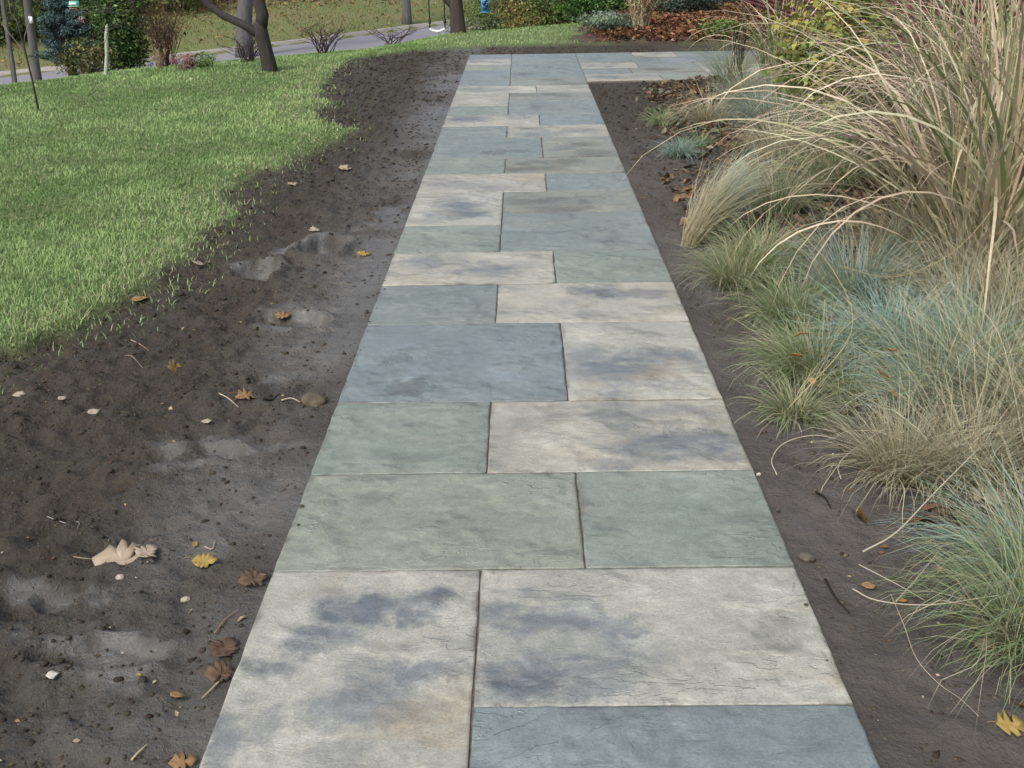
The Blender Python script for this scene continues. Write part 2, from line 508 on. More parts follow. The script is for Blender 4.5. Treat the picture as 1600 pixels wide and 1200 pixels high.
k0, k1 = strip_rows(.05, .25, .13); k2, _ = strip_rows(.05, .05, -.1); k3, _ = strip_rows(.25, .25, -.1)
V = np.concatenate([k2, k0, k1, k3])
mb.add(V, np.concatenate([np.stack([s*n+i, s*n+i+1, (s+1)*n+i+1, (s+1)*n+i], -1) for s in range(3)]))
tag(mb.build('kerb', plain_mat('kerb_concrete', (.3, .28, .25), .85)), kind='structure')

# ------------------------------------------------------------------ stone path
U = .6096
def slab_mat(kind, seed, W, Lh, patches, wetp=()):
    G = dict(
        green=((.185, .225, .195), (.235, .268, .235), (.15, .185, .17)),
        olive=((.225, .25, .205), (.26, .28, .235), (.19, .215, .18)),
        slate=((.17, .21, .22), (.20, .24, .247), (.225, .25, .26)),
        teal=((.175, .21, .205), (.215, .245, .235), (.135, .16, .16)),
        tan=((.325, .325, .285), (.41, .41, .365), (.125, .145, .17)),
        sand=((.31, .30, .255), (.39, .38, .33), (.13, .148, .17)),
        brown=((.20, .215, .19), (.25, .25, .21), (.12, .115, .095)))[kind]
    m, t, bs, out = newmat('bluestone_'+kind)
    tc = N_(t, 'ShaderNodeTexCoord')
    mp = N_(t, 'ShaderNodeMapping'); mp.inputs['Location'].default_value = (seed*3.17, seed*1.73, seed*.9); t.links.new(tc.outputs['Object'], mp.inputs[0])
    V = mp.outputs[0]
    st = N_(t, 'ShaderNodeMapping'); st.inputs['Scale'].default_value = (1, 1.7, 1); st.inputs['Rotation'].default_value = (0, 0, .25*math.sin(seed*2.1)); t.links.new(V, st.inputs[0])
    big = noise(t, V, 3.2, 6, .6, .5); cleft = noise(t, st.outputs[0], 5.5, 10, .66, .5)
    rid = noise(t, st.outputs[0], 3.6, 8, .6, .8, 'RIDGED_MULTIFRACTAL')
    fine = noise(t, V, 130, 4, .7); med = noise(t, V, 28, 5, .65)
    c = mixc(t, ramp(t, big.outputs[0], [(.34, (0, 0, 0)), (.66, (1, 1, 1))]), G[0], G[1])
    tanish = kind in ('tan', 'sand')
    # soft mineral clouds
    sub = N_(t, 'ShaderNodeVectorMath', operation='SUBTRACT'); t.links.new(noise(t, V, 5.5, 9, .68).outputs['Color'], sub.inputs[0]); sub.inputs[1].default_value = (.5, .5, .5)
    sc = N_(t, 'ShaderNodeVectorMath', operation='SCALE'); t.links.new(sub.outputs[0], sc.inputs[0]); sc.inputs['Scale'].default_value = .42
    ad = N_(t, 'ShaderNodeVectorMath', operation='ADD'); t.links.new(tc.outputs['Object'], ad.inputs[0]); t.links.new(sc.outputs[0], ad.inputs[1])
    acc = None
    for (u, v, ru, rv, k) in patches:
        k = min(1., k*1.08)
        s2 = N_(t, 'ShaderNodeVectorMath', operation='SUBTRACT'); t.links.new(ad.outputs[0], s2.inputs[0]); s2.inputs[1].default_value = ((u-.5)*W, (v-.5)*Lh, 0)
        d2 = N_(t, 'ShaderNodeVectorMath', operation='MULTIPLY'); t.links.new(s2.outputs[0], d2.inputs[0]); d2.inputs[1].default_value = (1/(ru*W), 1/(rv*Lh), 0)
        ln = N_(t, 'ShaderNodeVectorMath', operation='LENGTH'); t.links.new(d2.outputs[0], ln.inputs[0])
        f = maprange(t, ln.outputs['Value'], 1.22, .38, 0, k)
        acc = f if acc is None else math_(t, 'MAXIMUM', acc, f)
    if acc is not None:
        acc = math_(t, 'MULTIPLY', acc, maprange(t, cleft.outputs[0], .25, .6, .45, 1.))
        c = mixc(t, acc, c, G[2])
    else:
        c = mixc(t, ramp(t, cleft.outputs[0], [(.5, (0, 0, 0)), (.75, (.7, .7, .7))]), c, G[2])
    if tanish:
        ru_ = noise(t, V, 2.1, 5, .6, .8)
        c = mixc(t, ramp(t, ru_.outputs[0], [(.55, (0, 0, 0)), (.75, (.55, .55, .55))]), c, (.34, .265, .165))
    c = mixc(t, .45, c, ramp(t, rid.outputs[0], [(.05, (.74, .72, .68)), (.5, (1.06, 1.06, 1.06))]), 'MULTIPLY')
    blot = noise(t, V, 1.7, 4, .55, .3)
    c = mixc(t, .4, c, ramp(t, blot.outputs[0], [(.3, (.66, .68, .68)), (.62, (1.1, 1.09, 1.06))]), 'MULTIPLY')
    c = mixc(t, .6, c, ramp(t, fine.outputs[0], [(.3, (.55, .55, .55)), (.62, (1.14, 1.14, 1.14))]), 'MULTIPLY')
    c = mixc(t, .5, c, ramp(t, med.outputs[0], [(.3, (.66, .66, .66)), (.62, (1.1, 1.1, 1.1))]), 'MULTIPLY')
    # dusty pale scuffs and dark specks
    c = mixc(t, ramp(t, noise(t, V, 12, 4, .75).outputs[0], [(.66, (0, 0, 0)), (.78, (.3, .3, .3))]), c, (.42, .42, .4))
    c = mixc(t, ramp(t, noise(t, V, 60, 2).outputs[0], [(.72, (0, 0, 0)), (.77, (.6, .6, .6))]), c, (.1, .09, .08))
    sx_ = N_(t, 'ShaderNodeSeparateXYZ'); t.links.new(tc.outputs['Object'], sx_.inputs[0])
    dx_ = math_(t, 'SUBTRACT', W/2, math_(t, 'ABSOLUTE', sx_.outputs[0])); dy_ = math_(t, 'SUBTRACT', Lh/2, math_(t, 'ABSOLUTE', sx_.outputs[1]))
    de = math_(t, 'ADD', math_(t, 'MINIMUM', dx_, dy_), math_(t, 'MULTIPLY', math_(t, 'SUBTRACT', noise(t, V, 9, 7, .7).outputs[0], .5), .11))
    c = mixc(t, math_(t, 'MULTIPLY', maprange(t, de, .02, -.012, 0, .75), maprange(t, noise(t, V, 3.1, 4).outputs[0], .38, .62)), c, (.10, .088, .072))
    damp = maprange(t, noise(t, V, 2.4, 6, .65, .4).outputs[0], .62, .72)
    for (u, v, ru, rv, k) in wetp:
        s2 = N_(t, 'ShaderNodeVectorMath', operation='SUBTRACT'); t.links.new(ad.outputs[0], s2.inputs[0]); s2.inputs[1].default_value = ((u-.5)*W, (v-.5)*Lh, 0)
        d2 = N_(t, 'ShaderNodeVectorMath', operation='MULTIPLY'); t.links.new(s2.outputs[0], d2.inputs[0]); d2.inputs[1].default_value = (1/(ru*W), 1/(rv*Lh), 0)
        ln = N_(t, 'ShaderNodeVectorMath', operation='LENGTH'); t.links.new(d2.outputs[0], ln.inputs[0])
        damp = math_(t, 'MAXIMUM', damp, maprange(t, ln.outputs['Value'], 1.15, .45, 0, k*1.5))
    c = mixc(t, math_(t, 'MULTIPLY', damp, .38, None, True), c, (.055, .06, .055))
    t.links.new(c, bs.inputs['Base Color'])
    t.links.new(math_(t, 'SUBTRACT', maprange(t, big.outputs[0], .3, .7, .30, .5), math_(t, 'MULTIPLY', damp, .14)), bs.inputs['Roughness'])
    bs.inputs['Specular IOR Level'].default_value = .5
    # split ledges of the cleft face: contour steps of a slow noise
    slow = noise(t, st.outputs[0], 2.2, 7, .58, .35)
    fr = math_(t, 'MULTIPLY', slow.outputs[0], 13.)
    ter = math_(t, 'ADD', math_(t, 'FLOOR', fr), maprange(t, math_(t, 'FRACT', fr), .0, .16))
    fade = maprange(t, noise(t, V, 2.7, 3).outputs[0], .42, .62)
    led = math_(t, 'MULTIPLY', math_(t, 'MULTIPLY', ter, fade), .17)
    h = math_(t, 'ADD', led, math_(t, 'MULTIPLY', cleft.outputs[0], .75), math_(t, 'ADD', math_(t, 'MULTIPLY', rid.outputs[0], .28), math_(t, 'MULTIPLY', med.outputs[0], .22)))
    h = math_(t, 'ADD', h, math_(t, 'MULTIPLY', fine.outputs[0], .06))
    bump(t, bs, h, .85, .017)
    return m

def bed_mat():
    m, t, bs, out = newmat('joint_sand')
    tc = N_(t, 'ShaderNodeTexCoord'); n = noise(t, tc.outputs['Object'], 40, 5)
    t.links.new(ramp(t, n.outputs[0], [(.3, (.035, .03, .024)), (.7, (.11, .095, .078))]), bs.inputs['Base Color']); bs.inputs['Roughness'].default_value = .9
    return m
mb = MB()
boxm(mb, (0, 5.3, -.031), (1.50, 16.7, .05)); boxm(mb, (2.6, 12.15, -.031), (3.66, 3.1, .05))
PATH = tag(mb.build('stone_path', bed_mat()), kind='structure')

slab_i = 0
def slab(x0, x1, y0, y1, kind, patches=None, dz=0., wetp=()):
    global slab_i
    slab_i += 1
    g = .0026
    rs = np.random.default_rng(slab_i*13+5)
    W, Lh = x1-x0-2*g, y1-y0-2*g
    nu, nv = 18, 14
    us = np.linspace(-1, 1, nu); vs = np.linspace(-1, 1, nv)
    ring = [(u, -1) for u in us[:-1]]+[(1, v) for v in vs[:-1]]+[(u, 1) for u in us[::-1][:-1]]+[(-1, v) for v in vs[::-1][:-1]]
    ring = np.array(ring); nn = len(ring)
    P = ring*np.array([W/2, Lh/2])
    out = np.where(np.abs(ring) > .999, np.sign(ring), 0)
    jit = rs.normal(0, .0009, nn)+.0010*np.sin(ring[:, 0]*rs.uniform(2, 5)+ring[:, 1]*rs.uniform(2, 5)+rs.uniform(0, 6))
    P = P+out*jit[:, None]
    tilt = rs.normal(0, .0012, 2)
    zt = dz+rs.normal(0, .001)+P[:, 0]*tilt[0]+P[:, 1]*tilt[1]
    inw = -out/np.maximum(np.linalg.norm(out, axis=1), 1)[:, None]
    ch = .001+np.abs(rs.normal(0, .0012, nn))
    rows = [np.c_[P, np.full(nn, -.045)], np.c_[P, zt-.0022-np.abs(rs.normal(0, .001, nn))],
            np.c_[P+inw*ch[:, None]*.5, zt-.0006], np.c_[P+inw*(ch+.006)[:, None], zt],
            np.c_[P*.5, zt*.5+dz*.5+rs.normal(0, .0008, nn)]]
    V = np.concatenate(rows+[np.array([[0, 0, dz]])])
    j = np.arange(nn); k = (j+1) % nn
    Q = np.concatenate([np.stack([r*nn+j, r*nn+k, (r+1)*nn+k, (r+1)*nn+j], -1) for r in range(4)])
    T = np.stack([4*nn+j, 4*nn+k, np.full(nn, 5*nn)], -1)
    if patches is None:
        patches = []
        if kind in ('tan', 'sand', 'brown'):
            for q in range(rs.integers(2, 5)):
                patches.append((rs.uniform(.1, .9), rs.uniform(.1, .9), rs.uniform(.12, .4), rs.uniform(.12, .35), rs.uniform(.5, .95)))
    o = mk('paving_slab', V, [Q, T], slab_mat(kind, slab_i, W, Lh, patches, wetp), PATH, smooth=True)
    o.location = ((x0+x1)/2, (y0+y1)/2, 0)
    o.data.polygons.foreach_set('use_smooth', np.r_[np.zeros(nn, bool), np.ones(len(Q)-nn, bool), np.ones(nn, bool)])
    return o
xl, xr, xa, xb = -.762, .762, -.762+.6096, -.762+.9144
# (column, start, end, kind, patches) in units of two feet; column: a = left narrow, A = right wide, b = left wide, B = right narrow
SL = [
 ('a', -1.5, 0, 'tan', [(.45, .78, .2, .13, .95), (.72, .80, .16, .10, 1), (.33, .62, .14, .1, .8), (.75, .48, .3, .08, .8), (.6, .35, .28, .14, .7), (.12, .5, .16, .07, .7), (.05, .2, .12, .14, .7), (.25, .25, .1, .08, .5), (.5, .12, .2, .06, .4)]),
 ('A', -1, 0, 'tan', [(.18, .58, .3, .18, .75), (.14, .2, .2, .26, .85), (.34, .3, .18, .25, .6), (.3, .56, .28, .07, .75), (.42, .5, .12, .07, .8), (.36, .1, .12, .14, .6)]),
 ('A', -2, -1, 'slate', []),
 ('a', -2.5, -1.5, 'green', []),
 ('b', 0, 1, 'olive', []), ('B', 0, 1, 'green', []),
 ('a', 1, 2, 'green', []), ('A', 1, 2, 'sand', [(.68, .3, .25, .28, .9), (.9, .35, .2, .22, .85), (.55, .75, .12, .3, .55), (.72, .8, .25, .12, .5), (.45, .08, .1, .08, .6), (.2, .7, .12, .15, .2)]),
 ('b', 2, 3.5, 'slate', []), ('B', 2, 3.5, 'tan', [(.35, .35, .4, .22, .9), (.7, .5, .4, .16, .75), (.15, .5, .2, .2, .6), (.45, .2, .3, .1, .5), (.35, .05, .1, .06, .6)]),
 ('a', 3.5, 4.5, 'teal', []), ('A', 3.5, 4.5, 'sand', [(.6, .75, .2, .25, .9), (.8, .72, .2, .15, .8), (.5, .85, .2, .12, .7), (.45, .2, .1, .2, .4), (.4, .6, .12, .2, .35)]),
 ('b', 4.5, 5.5, 'sand', [(.2, .65, .16, .3, .7), (.6, .45, .26, .2, .7), (.42, .75, .1, .2, .4)]), ('B', 4.5, 5.5, 'green', []),
 ('a', 5.5, 6.5, 'green', []), ('a', 6.5, 8, 'tan', [(.55, .55, .35, .18, .9), (.6, .3, .3, .2, .9), (.4, .75, .25, .1, .7), (.25, .2, .2, .2, .5)]),
 ('A', 5.5, 7, 'teal', []), ('A', 7, 8, 'brown', None),
 ('b', 8, 9, 'sand', [(.3, .4, .3, .3, .5), (.55, .2, .2, .2, .5)]), ('B', 8, 9, 'teal', []),
 ('a', 9, 10, 'green', []), ('A', 9, 10, 'brown', None),
 ('b', 10, 11.5, 'teal', [(.75, .3, .2, .1, .9), (.7, .75, .25, .15, .6)]), ('B', 10, 11.5, 'brown', None),
 ('a', 11.5, 12.5, 'teal', []), ('A', 11.5, 12.5, 'sand', None),
 ('b', 12.5, 13.5, 'sand', None), ('B', 12.5, 13.5, 'slate', []),
 ('a', 13.5, 14.5, 'green', []), ('a', 14.5, 16, 'sand', []), ('A', 13.5, 15, 'teal', [(.3, .5, .1, .3, .8)]), ('A', 15, 16, 'brown', None),
 ('b', 16, 17, 'tan', None), ('B', 16, 17, 'sand', []),
 ('a', 17, 18, 'teal', []), ('A', 17, 18, 'brown', None),
 ('a', 18, 19.5, 'slate', []), ('A', 18, 19.5, 'teal', [(.15, .5, .25, .25, .9)]),
 ('a', 19.5, 20.5, 'olive', []), ('A', 19.5, 21, 'teal', None),
 ('a', 20.5, 21.5, 'sand', None), ('A', 21, 22.5, 'slate', []), ('a', 21.5, 22.5, 'slate', []),
]
XC = {'a': (xl, xa), 'A': (xa, xr), 'b': (xl, xb), 'B': (xb, xr)}
DAMP = {('b', 10): [(.62, .28, .2, .14, 1), (.68, .75, .14, .1, .6)], ('B', 10): [(.3, .4, .16, .16, .8), (.5, .7, .2, .1, .5)], ('A', 3.5): [(.42, .72, .09, .14, .6), (.58, .66, .05, .07, .9)],
        ('a', 18): [(.8, .35, .2, .2, .9)], ('A', 19.5): [(.25, .5, .25, .16, .9), (.5, .2, .2, .1, .6)], ('A', 7): [(.5, .5, .35, .2, .6), (.75, .7, .12, .12, .5)], ('A', 5.5): [(.72, .35, .1, .3, .6)],
        ('A', 13.5): [(.3, .6, .05, .3, .9), (.75, .6, .04, .2, .6)], ('A', 11.5): [(.25, .7, .2, .2, .8)], ('A', 18): [(.15, .5, .2, .2, .9)], ('b', 2): [(.3, .18, .09, .09, .9), (.2, .52, .06, .1, .7)], ('B', 4.5): [(.5, .7, .03, .25, .5), (.6, .4, .3, .08, .4)]}
for c, s0, s1, kind, pt in SL:
    slab(*XC[c], s0*U, s1*U, kind, pt, 0., DAMP.get((c, s0), ()))
# the branch towards the house
kinds = ['teal', 'sand', 'slate', 'olive', 'teal', 'brown', 'green']
bi = 0
for r, (s0, s1) in enumerate([(17.5, 18.5), (18.5, 19.5), (19.5, 20.5), (20.5, 21.5), (21.5, 22.5)]):
    x = xr; first = [.9144, .6096, .75, 1.1, .8][r]
    for q in range(5):
        wd = first if q == 0 else [.9144, .6096, .9144, .762][(q+r) % 4]
        kk = ['sand', 'teal', 'sand', 'teal', 'slate'][r] if q == 0 else kinds[(bi*3+r) % 7]
        bi += 1
        slab(x, min(x+wd, 4.35), s0*U, s1*U, kk)
        x += wd
        if x > 4.2: break

# ------------------------------------------------------------------ brick house wall
WX, WY0, WY1, WH = 4.55, 6.0, 21.5, 2.7
m, t, bs, out = newmat('mortar'); bs.inputs['Base Color'].default_value = (.36, .3, .29, 1); bs.inputs['Roughness'].default_value = .9
tc = N_(t, 'ShaderNodeTexCoord'); n_ = noise(t, tc.outputs['Object'], 50, 4); t.links.new(ramp(t, n_.outputs[0], [(.3, (.2, .165, .155)), (.7, (.32, .27, .26))]), bs.inputs['Base Color'])
mb = MB(); boxm(mb, (WX+.11, (WY0+WY1)/2, WH/2-.1), (.2, WY1-WY0, WH))
WALL = tag(mb.build('brick_wall', m), 'dark red brick house wall with pale mortar behind the tall grass', 'wall')
m, t, bs, out = newmat('brick')
oi = N_(t, 'ShaderNodeObjectInfo'); tc = N_(t, 'ShaderNodeTexCoord'); n_ = noise(t, tc.outputs['Object'], 30, 5)
a_ = N_(t, 'ShaderNodeAttribute', attribute_name='col')
c = mixc(t, math_(t, 'FRACT', math_(t, 'ADD', oi.outputs['Random'], a_.outputs['Fac'])), (.075, .019, .021), (.155, .038, .042))
t.links.new(mixc(t, .4, c, ramp(t, n_.outputs[0], [(.3, (.5, .5, .5)), (.7, (1.1, 1.1, 1.1))]), 'MULTIPLY'), bs.inputs['Base Color'])
bs.inputs['Roughness'].default_value = .8; bump(t, bs, n_.outputs[0], .4, .01)
BR = m
mb = MB(); boxm(mb, (0, 0, 0), (.03, .2, .064), (.5, .5, .5)); bproto = mb.build('brick', BR, link=False)
rest = MB(); cand = []
for k in range(int((WH-.05)/.075)):
    z = .0+k*.075
    for q in range(int((WY1-WY0)/.21)):
        y = WY0+.11+q*.21+(.105 if k % 2 else 0)
        if y > WY1-.1: continue
        cand.append((abs(z-.6)*1.2+abs(y-9.6)*.35, y, z))
cand.sort()
for i_, (s_, y, z) in enumerate(cand):
    dx = random.uniform(-.002, .002)
    if i_ < 300:
        o = bproto if i_ == 0 else bproto.copy()
        COL.objects.link(o); o.parent = WALL; o.location = (WX+.006+dx, y, z)
    else:
        boxm(rest, (WX+.006+dx, y, z), (.03, .2, .064), (random.random(),)*3)
o = rest.build('brick_courses', BR, WALL); o['kind'] = 'stuff'
mb = MB(); boxm(mb, (WX-.005, (WY0+WY1)/2, WH-.1+.08), (.5, WY1-WY0+.2, .16), (.3, .3, .3))
mb.build('eave', plain_mat('painted_eave', (.5, .48, .44)), WALL)
# ------------------------------------------------------------------ lawn blades (stuff)
def lawn_points(n, xr_, yr_, dens_fn):
    x = rng.uniform(*xr_, n); y = rng.uniform(*yr_, n)
    s, l, b, v, z = masks(x, y)
    keep = (rng.random(n) < dens_fn(x, y)) & (l > .55) & (v < -RDW-.2)
    keep |= (rng.random(n) < .16*np.clip(1.-(x-np.interp(y, SLY, SLX))/.45, 0, 1)) & (s > .3) & (rng.random(n) < dens_fn(x, y))
    return x[keep], y[keep]
def dens(x, y):
    d = np.hypot(x-CAM[0], y-CAM[1])
    ang = (x-CAM[0])/np.maximum(y-CAM[1], .3)
    return np.clip((5.2/d)**1.7, 0, 1)*((ang > -.62) & (ang < .3))
lx, ly = lawn_points(1300000, (-9, -1.4), (1.0, 20), dens)
l2x, l2y = lawn_points(160000, (-3.2, 2.4), (13, 22), dens)
lx = np.r_[lx, l2x]; ly = np.r_[ly, l2y]
nl = len(lx)
print('lawn blades', nl)
d = np.hypot(lx-CAM[0], ly-CAM[1])
lz = height(lx, ly)-.005
patch = fbm(lx, ly, .9, 4, 90)+.6*fbm(lx, ly, 4, 3, 91)
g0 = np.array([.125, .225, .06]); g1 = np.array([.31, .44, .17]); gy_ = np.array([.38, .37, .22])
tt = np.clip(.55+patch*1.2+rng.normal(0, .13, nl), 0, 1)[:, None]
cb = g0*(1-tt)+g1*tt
edge = np.clip(1.1-np.abs(lx-np.interp(ly, SLY, SLX))*2.2, 0, 1)*(ly < 13)
dry = rng.random(nl) < (.03+.10*np.clip(fbm(lx, ly, 1.6, 3, 95)*2, 0, 1)+.25*edge)
cb[dry] = gy_*(.7+.6*rng.random((dry.sum(), 1)))
mb = MB()
lean = np.abs(rng.normal(.55, .3, nl))
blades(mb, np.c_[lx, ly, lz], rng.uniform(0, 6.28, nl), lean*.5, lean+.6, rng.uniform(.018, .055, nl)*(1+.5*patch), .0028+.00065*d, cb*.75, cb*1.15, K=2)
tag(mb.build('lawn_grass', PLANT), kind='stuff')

nb = 60000
bx_ = rng.uniform(-34, 12, nb); by_ = rng.uniform(22, 66, nb)
vb = road_uv(bx_, by_)[0]; kb = (vb > .3) & (vb < 14) & (rng.random(nb) < sst(15, 8, vb)); bx_, by_ = bx_[kb], by_[kb]; nb = len(bx_)
tb = np.clip(.5+fbm(bx_, by_, .5, 3, 15)*1.2+rng.normal(0, .25, nb), 0, 1)[:, None]
mb = MB(); cbk = np.array([.11, .17, .04])*(1-tb)+np.array([.21, .215, .07])*tb
blades(mb, np.c_[bx_, by_, height(bx_, by_, False)-.01], rng.uniform(0, 6.28, nb), .3, 1.1, rng.uniform(.07, .17, nb), .035, cbk*.8, cbk*1.2, K=2)
tag(mb.build('bank_grass', PLANT), kind='stuff')

# soil clods (stuff)
ico_t = (1+5**.5)/2
ICO = np.array([(-1, ico_t, 0), (1, ico_t, 0), (-1, -ico_t, 0), (1, -ico_t, 0), (0, -1, ico_t), (0, 1, ico_t), (0, -1, -ico_t), (0, 1, -ico_t), (ico_t, 0, -1), (ico_t, 0, 1), (-ico_t, 0, -1), (-ico_t, 0, 1)])/1.9
ICF = np.array([(0, 11, 5), (0, 5, 1), (0, 1, 7), (0, 7, 10), (0, 10, 11), (1, 5, 9), (5, 11, 4), (11, 10, 2), (10, 7, 6), (7, 1, 8), (3, 9, 4), (3, 4, 2), (3, 2, 6), (3, 6, 8), (3, 8, 9), (4, 9, 5), (2, 4, 11), (6, 2, 10), (8, 6, 7), (9, 8, 1)])
def lumps(mb, x, y, z, s, col, flat=.6):
    n = len(x)
    j = rng.uniform(.6, 1.25, (n, 12, 1)); a = rng.uniform(0, 6.28, n)
    V = ICO[None]*j*np.stack([s*rng.uniform(.8, 1.5, n), s, s*flat], -1)[:, None]
    ca, sa = np.cos(a)[:, None], np.sin(a)[:, None]
    V = np.stack([V[..., 0]*ca-V[..., 1]*sa, V[..., 0]*sa+V[..., 1]*ca, V[..., 2]], -1)+np.stack([x, y, z], -1)[:, None]
    F = (np.arange(n)*12)[:, None, None]+ICF[None]
    mb.add(V.reshape(-1, 3), [F.reshape(-1, 3)], np.repeat(np.broadcast_to(col, (n, 3)), 12, 0))
nc = 85000
cx = rng.uniform(-2.8, 2.0, nc); cy = -1.2+16.6*rng.random(nc)**1.45
s_, l_, b_, v_, z_ = masks(cx, cy)
off = np.maximum(np.abs(cx)-.775, 0)
wt = wetness(cx, cy)
keep = (s_ > .6) & ((np.abs(cx) > .785) | (cy > 13.8)) & (rng.random(nc) < (1-.8*wt)) & ~((cx > .6) & (cy > 10.5) & (cy < 13.8)) & (rng.random(nc) < np.where((cx > 0) & (cy < 4.5), .4, 1.))
cx, cy = cx[keep], cy[keep]
n = len(cx); sz = np.minimum(rng.gamma(1., .0024, n)+.0013, .0125)*(1+.09*np.maximum(cy, 0))
mb = MB(); pc = np.where((cx > 0) & (cy < 6), 1.6, 1.0)[:, None]
lumps(mb, cx, cy, height(cx, cy)-sz*.05, sz, pick([(.036, .029, .021), (.048, .039, .029), (.03, .024, .018), (.058, .048, .034)], n)*pc)
n = 420; sg = np.where(rng.random(n) < .5, -1, 1); ey = rng.uniform(-1.4, 10.4, n); ex = sg*(.762+rng.normal(.003, .016, n))
k_ = (fbm(ex*0+sg*7, ey, 2.2, 3, 44) > -.05); ex, ey = ex[k_], ey[k_]; n = len(ex); sz = np.minimum(rng.gamma(1.2, .0022, n)+.001, .008)
lumps(mb, ex, ey, np.full(n, .0005), sz, pick([(.05, .042, .032), (.07, .06, .046), (.036, .03, .023)], n)*np.where(ex > 0, 1.5, 1.1)[:, None])
tag(mb.build('soil_clods', STEM), kind='stuff')
# crumbs of leaf, chaff and grit strewn on the mud (stuff)
nc = 3000
cx = rng.uniform(-3, 2.2, nc); cy = -1.2+15*rng.random(nc)**1.6
s_, l_, b_, v_, z_ = masks(cx, cy)
keep = (s_ > .5) & (np.abs(cx) > .8) & ~((cx > .6) & (cy > 10.5) & (cy < 13.8)); cx, cy = cx[keep], cy[keep]; n = len(cx)
mb = MB()
nr = rng.normal(0, .35, (n, 3)); nr[:, 2] = 1
leaves(mb, np.c_[cx, cy, height(cx, cy)+.006], nr, np.minimum(rng.gamma(2., .004, n)+.003, .03), pick([(.3, .24, .15), (.42, .36, .26), (.22, .13, .06), (.4, .27, .08), (.16, .09, .05), (.1, .07, .04)], n), .6)
tag(mb.build('leaf_crumbs', DRY), kind='stuff')

# ------------------------------------------------------------------ leaf litter (stuff)
def litter(name, n, xr_, yr_, maskfn, cols, size, lift=.02):
    x = rng.uniform(*xr_, n); y = rng.uniform(*yr_, n)
    k = rng.random(n) < maskfn(x, y); x, y = x[k], y[k]; n = len(x)
    nr = rng.normal(0, .5, (n, 3)); nr[:, 2] = 1
    mb = MB()
    ragged(mb, np.c_[x, y, height(x, y)+rng.uniform(.004, lift, n)], nr, rng.uniform(*size, n), pick(cols, n, .25))
    return tag(mb.build(name, DRY), kind='stuff')
RUST = [(.16, .075, .042), (.22, .115, .06), (.10, .045, .03), (.30, .20, .10), (.07, .036, .028), (.13, .058, .038)]
def inpath(x, y):
    return (np.abs(x) < .8) | ((x > .6) & (x < 4.4) & (y > 10.55) & (y < 13.8))
litter('bed_leaf_litter', 20000, (1.0, 6), (14.7, 24), lambda x, y: masks(x, y)[2]*(masks(x, y)[3] < 0)*sst(1.0, 1.7, x), RUST+[(.26, .12, .05), (.2, .1, .05)], (.05, .11), .06)
litter('border_leaf_litter', 12000, (1.0, 4.4), (-1, 10.4), lambda x, y: np.maximum(sst(1.0, 1.7, x-.02*y+.25*fbm(x, y, 1.7, 3, 33)), sst(.88, 1.1, x)*sst(3.5, 4, y)*sst(6.2, 5, y)*.6), [(.13, .075, .045), (.17, .105, .06), (.09, .05, .034), (.22, .19, .12), (.22, .14, .07), (.17, .145, .095), (.12, .10, .07)], (.03, .08), .03)
def bankmask(x, y):
    v = road_uv(x, y)[0]
    return np.where(v > .4, np.clip(.12+sst(5, 10, v), 0, 1), 0)*(v < 22)
litter('bank_leaf_litter', 30000, (-26, 4), (28, 72), bankmask, [(.17, .09, .05), (.24, .12, .06), (.14, .07, .045), (.30, .22, .08), (.34, .27, .09)], (.07, .15), .08)
# ------------------------------------------------------------------ fescue clumps
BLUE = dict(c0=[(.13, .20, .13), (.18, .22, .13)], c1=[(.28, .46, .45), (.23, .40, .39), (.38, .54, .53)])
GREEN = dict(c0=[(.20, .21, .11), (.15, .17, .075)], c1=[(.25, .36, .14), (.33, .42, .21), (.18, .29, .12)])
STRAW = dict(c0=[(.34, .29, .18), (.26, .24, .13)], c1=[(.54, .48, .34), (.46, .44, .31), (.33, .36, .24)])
def fescue(px, py, rad, pal, n, label, az0=None, spread=1., ln=.3, dry=.2, seed=0, wid=.0031, leanadd=0., wx=None):
    x, y = wx if wx else at(px, py)
    rg = np.random.default_rng(1000+seed)
    z = ground_z(x, y)
    root = thing('fescue_clump', (x, y, z-.005), label, 'ornamental grass', 'low fescue clumps along the path')
    for part, frac, P in (('leaf_blades', 1-dry, pal), ('dry_blades', dry, STRAW)):
        k = int(n*frac*.62)
        a = rg.uniform(0, 6.283, k); r = rad*.46*np.sqrt(rg.random(k))
        b = np.stack([r*np.cos(a), r*np.sin(a), np.zeros(k)], -1)
        lean = (r/(rad*.46))*.85*spread+np.abs(rg.normal(0, .22, k))
        az = a+rg.normal(0, .8, k)
        if az0 is not None:
            az = az0+rg.normal(0, .3, k); lean = leanadd+rg.normal(.05, .17, k)
        L = ln*1.2*rg.uniform(.4, 1.25, k)*(1.12 if part == 'dry_blades' else 1)
        c1 = pick(P['c1'], k, .16, rg)
        if P is BLUE:      # the blue bloom fades to straw in places
            q = rg.random(k) < .14; c1[q] = pick(STRAW['c1']+GREEN['c1'], q.sum(), .15, rg)
        mb = MB()
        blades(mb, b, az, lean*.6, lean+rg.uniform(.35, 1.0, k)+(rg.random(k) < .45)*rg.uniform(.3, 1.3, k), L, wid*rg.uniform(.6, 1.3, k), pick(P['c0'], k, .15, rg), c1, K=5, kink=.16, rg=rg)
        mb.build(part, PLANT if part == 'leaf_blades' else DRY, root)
    return root
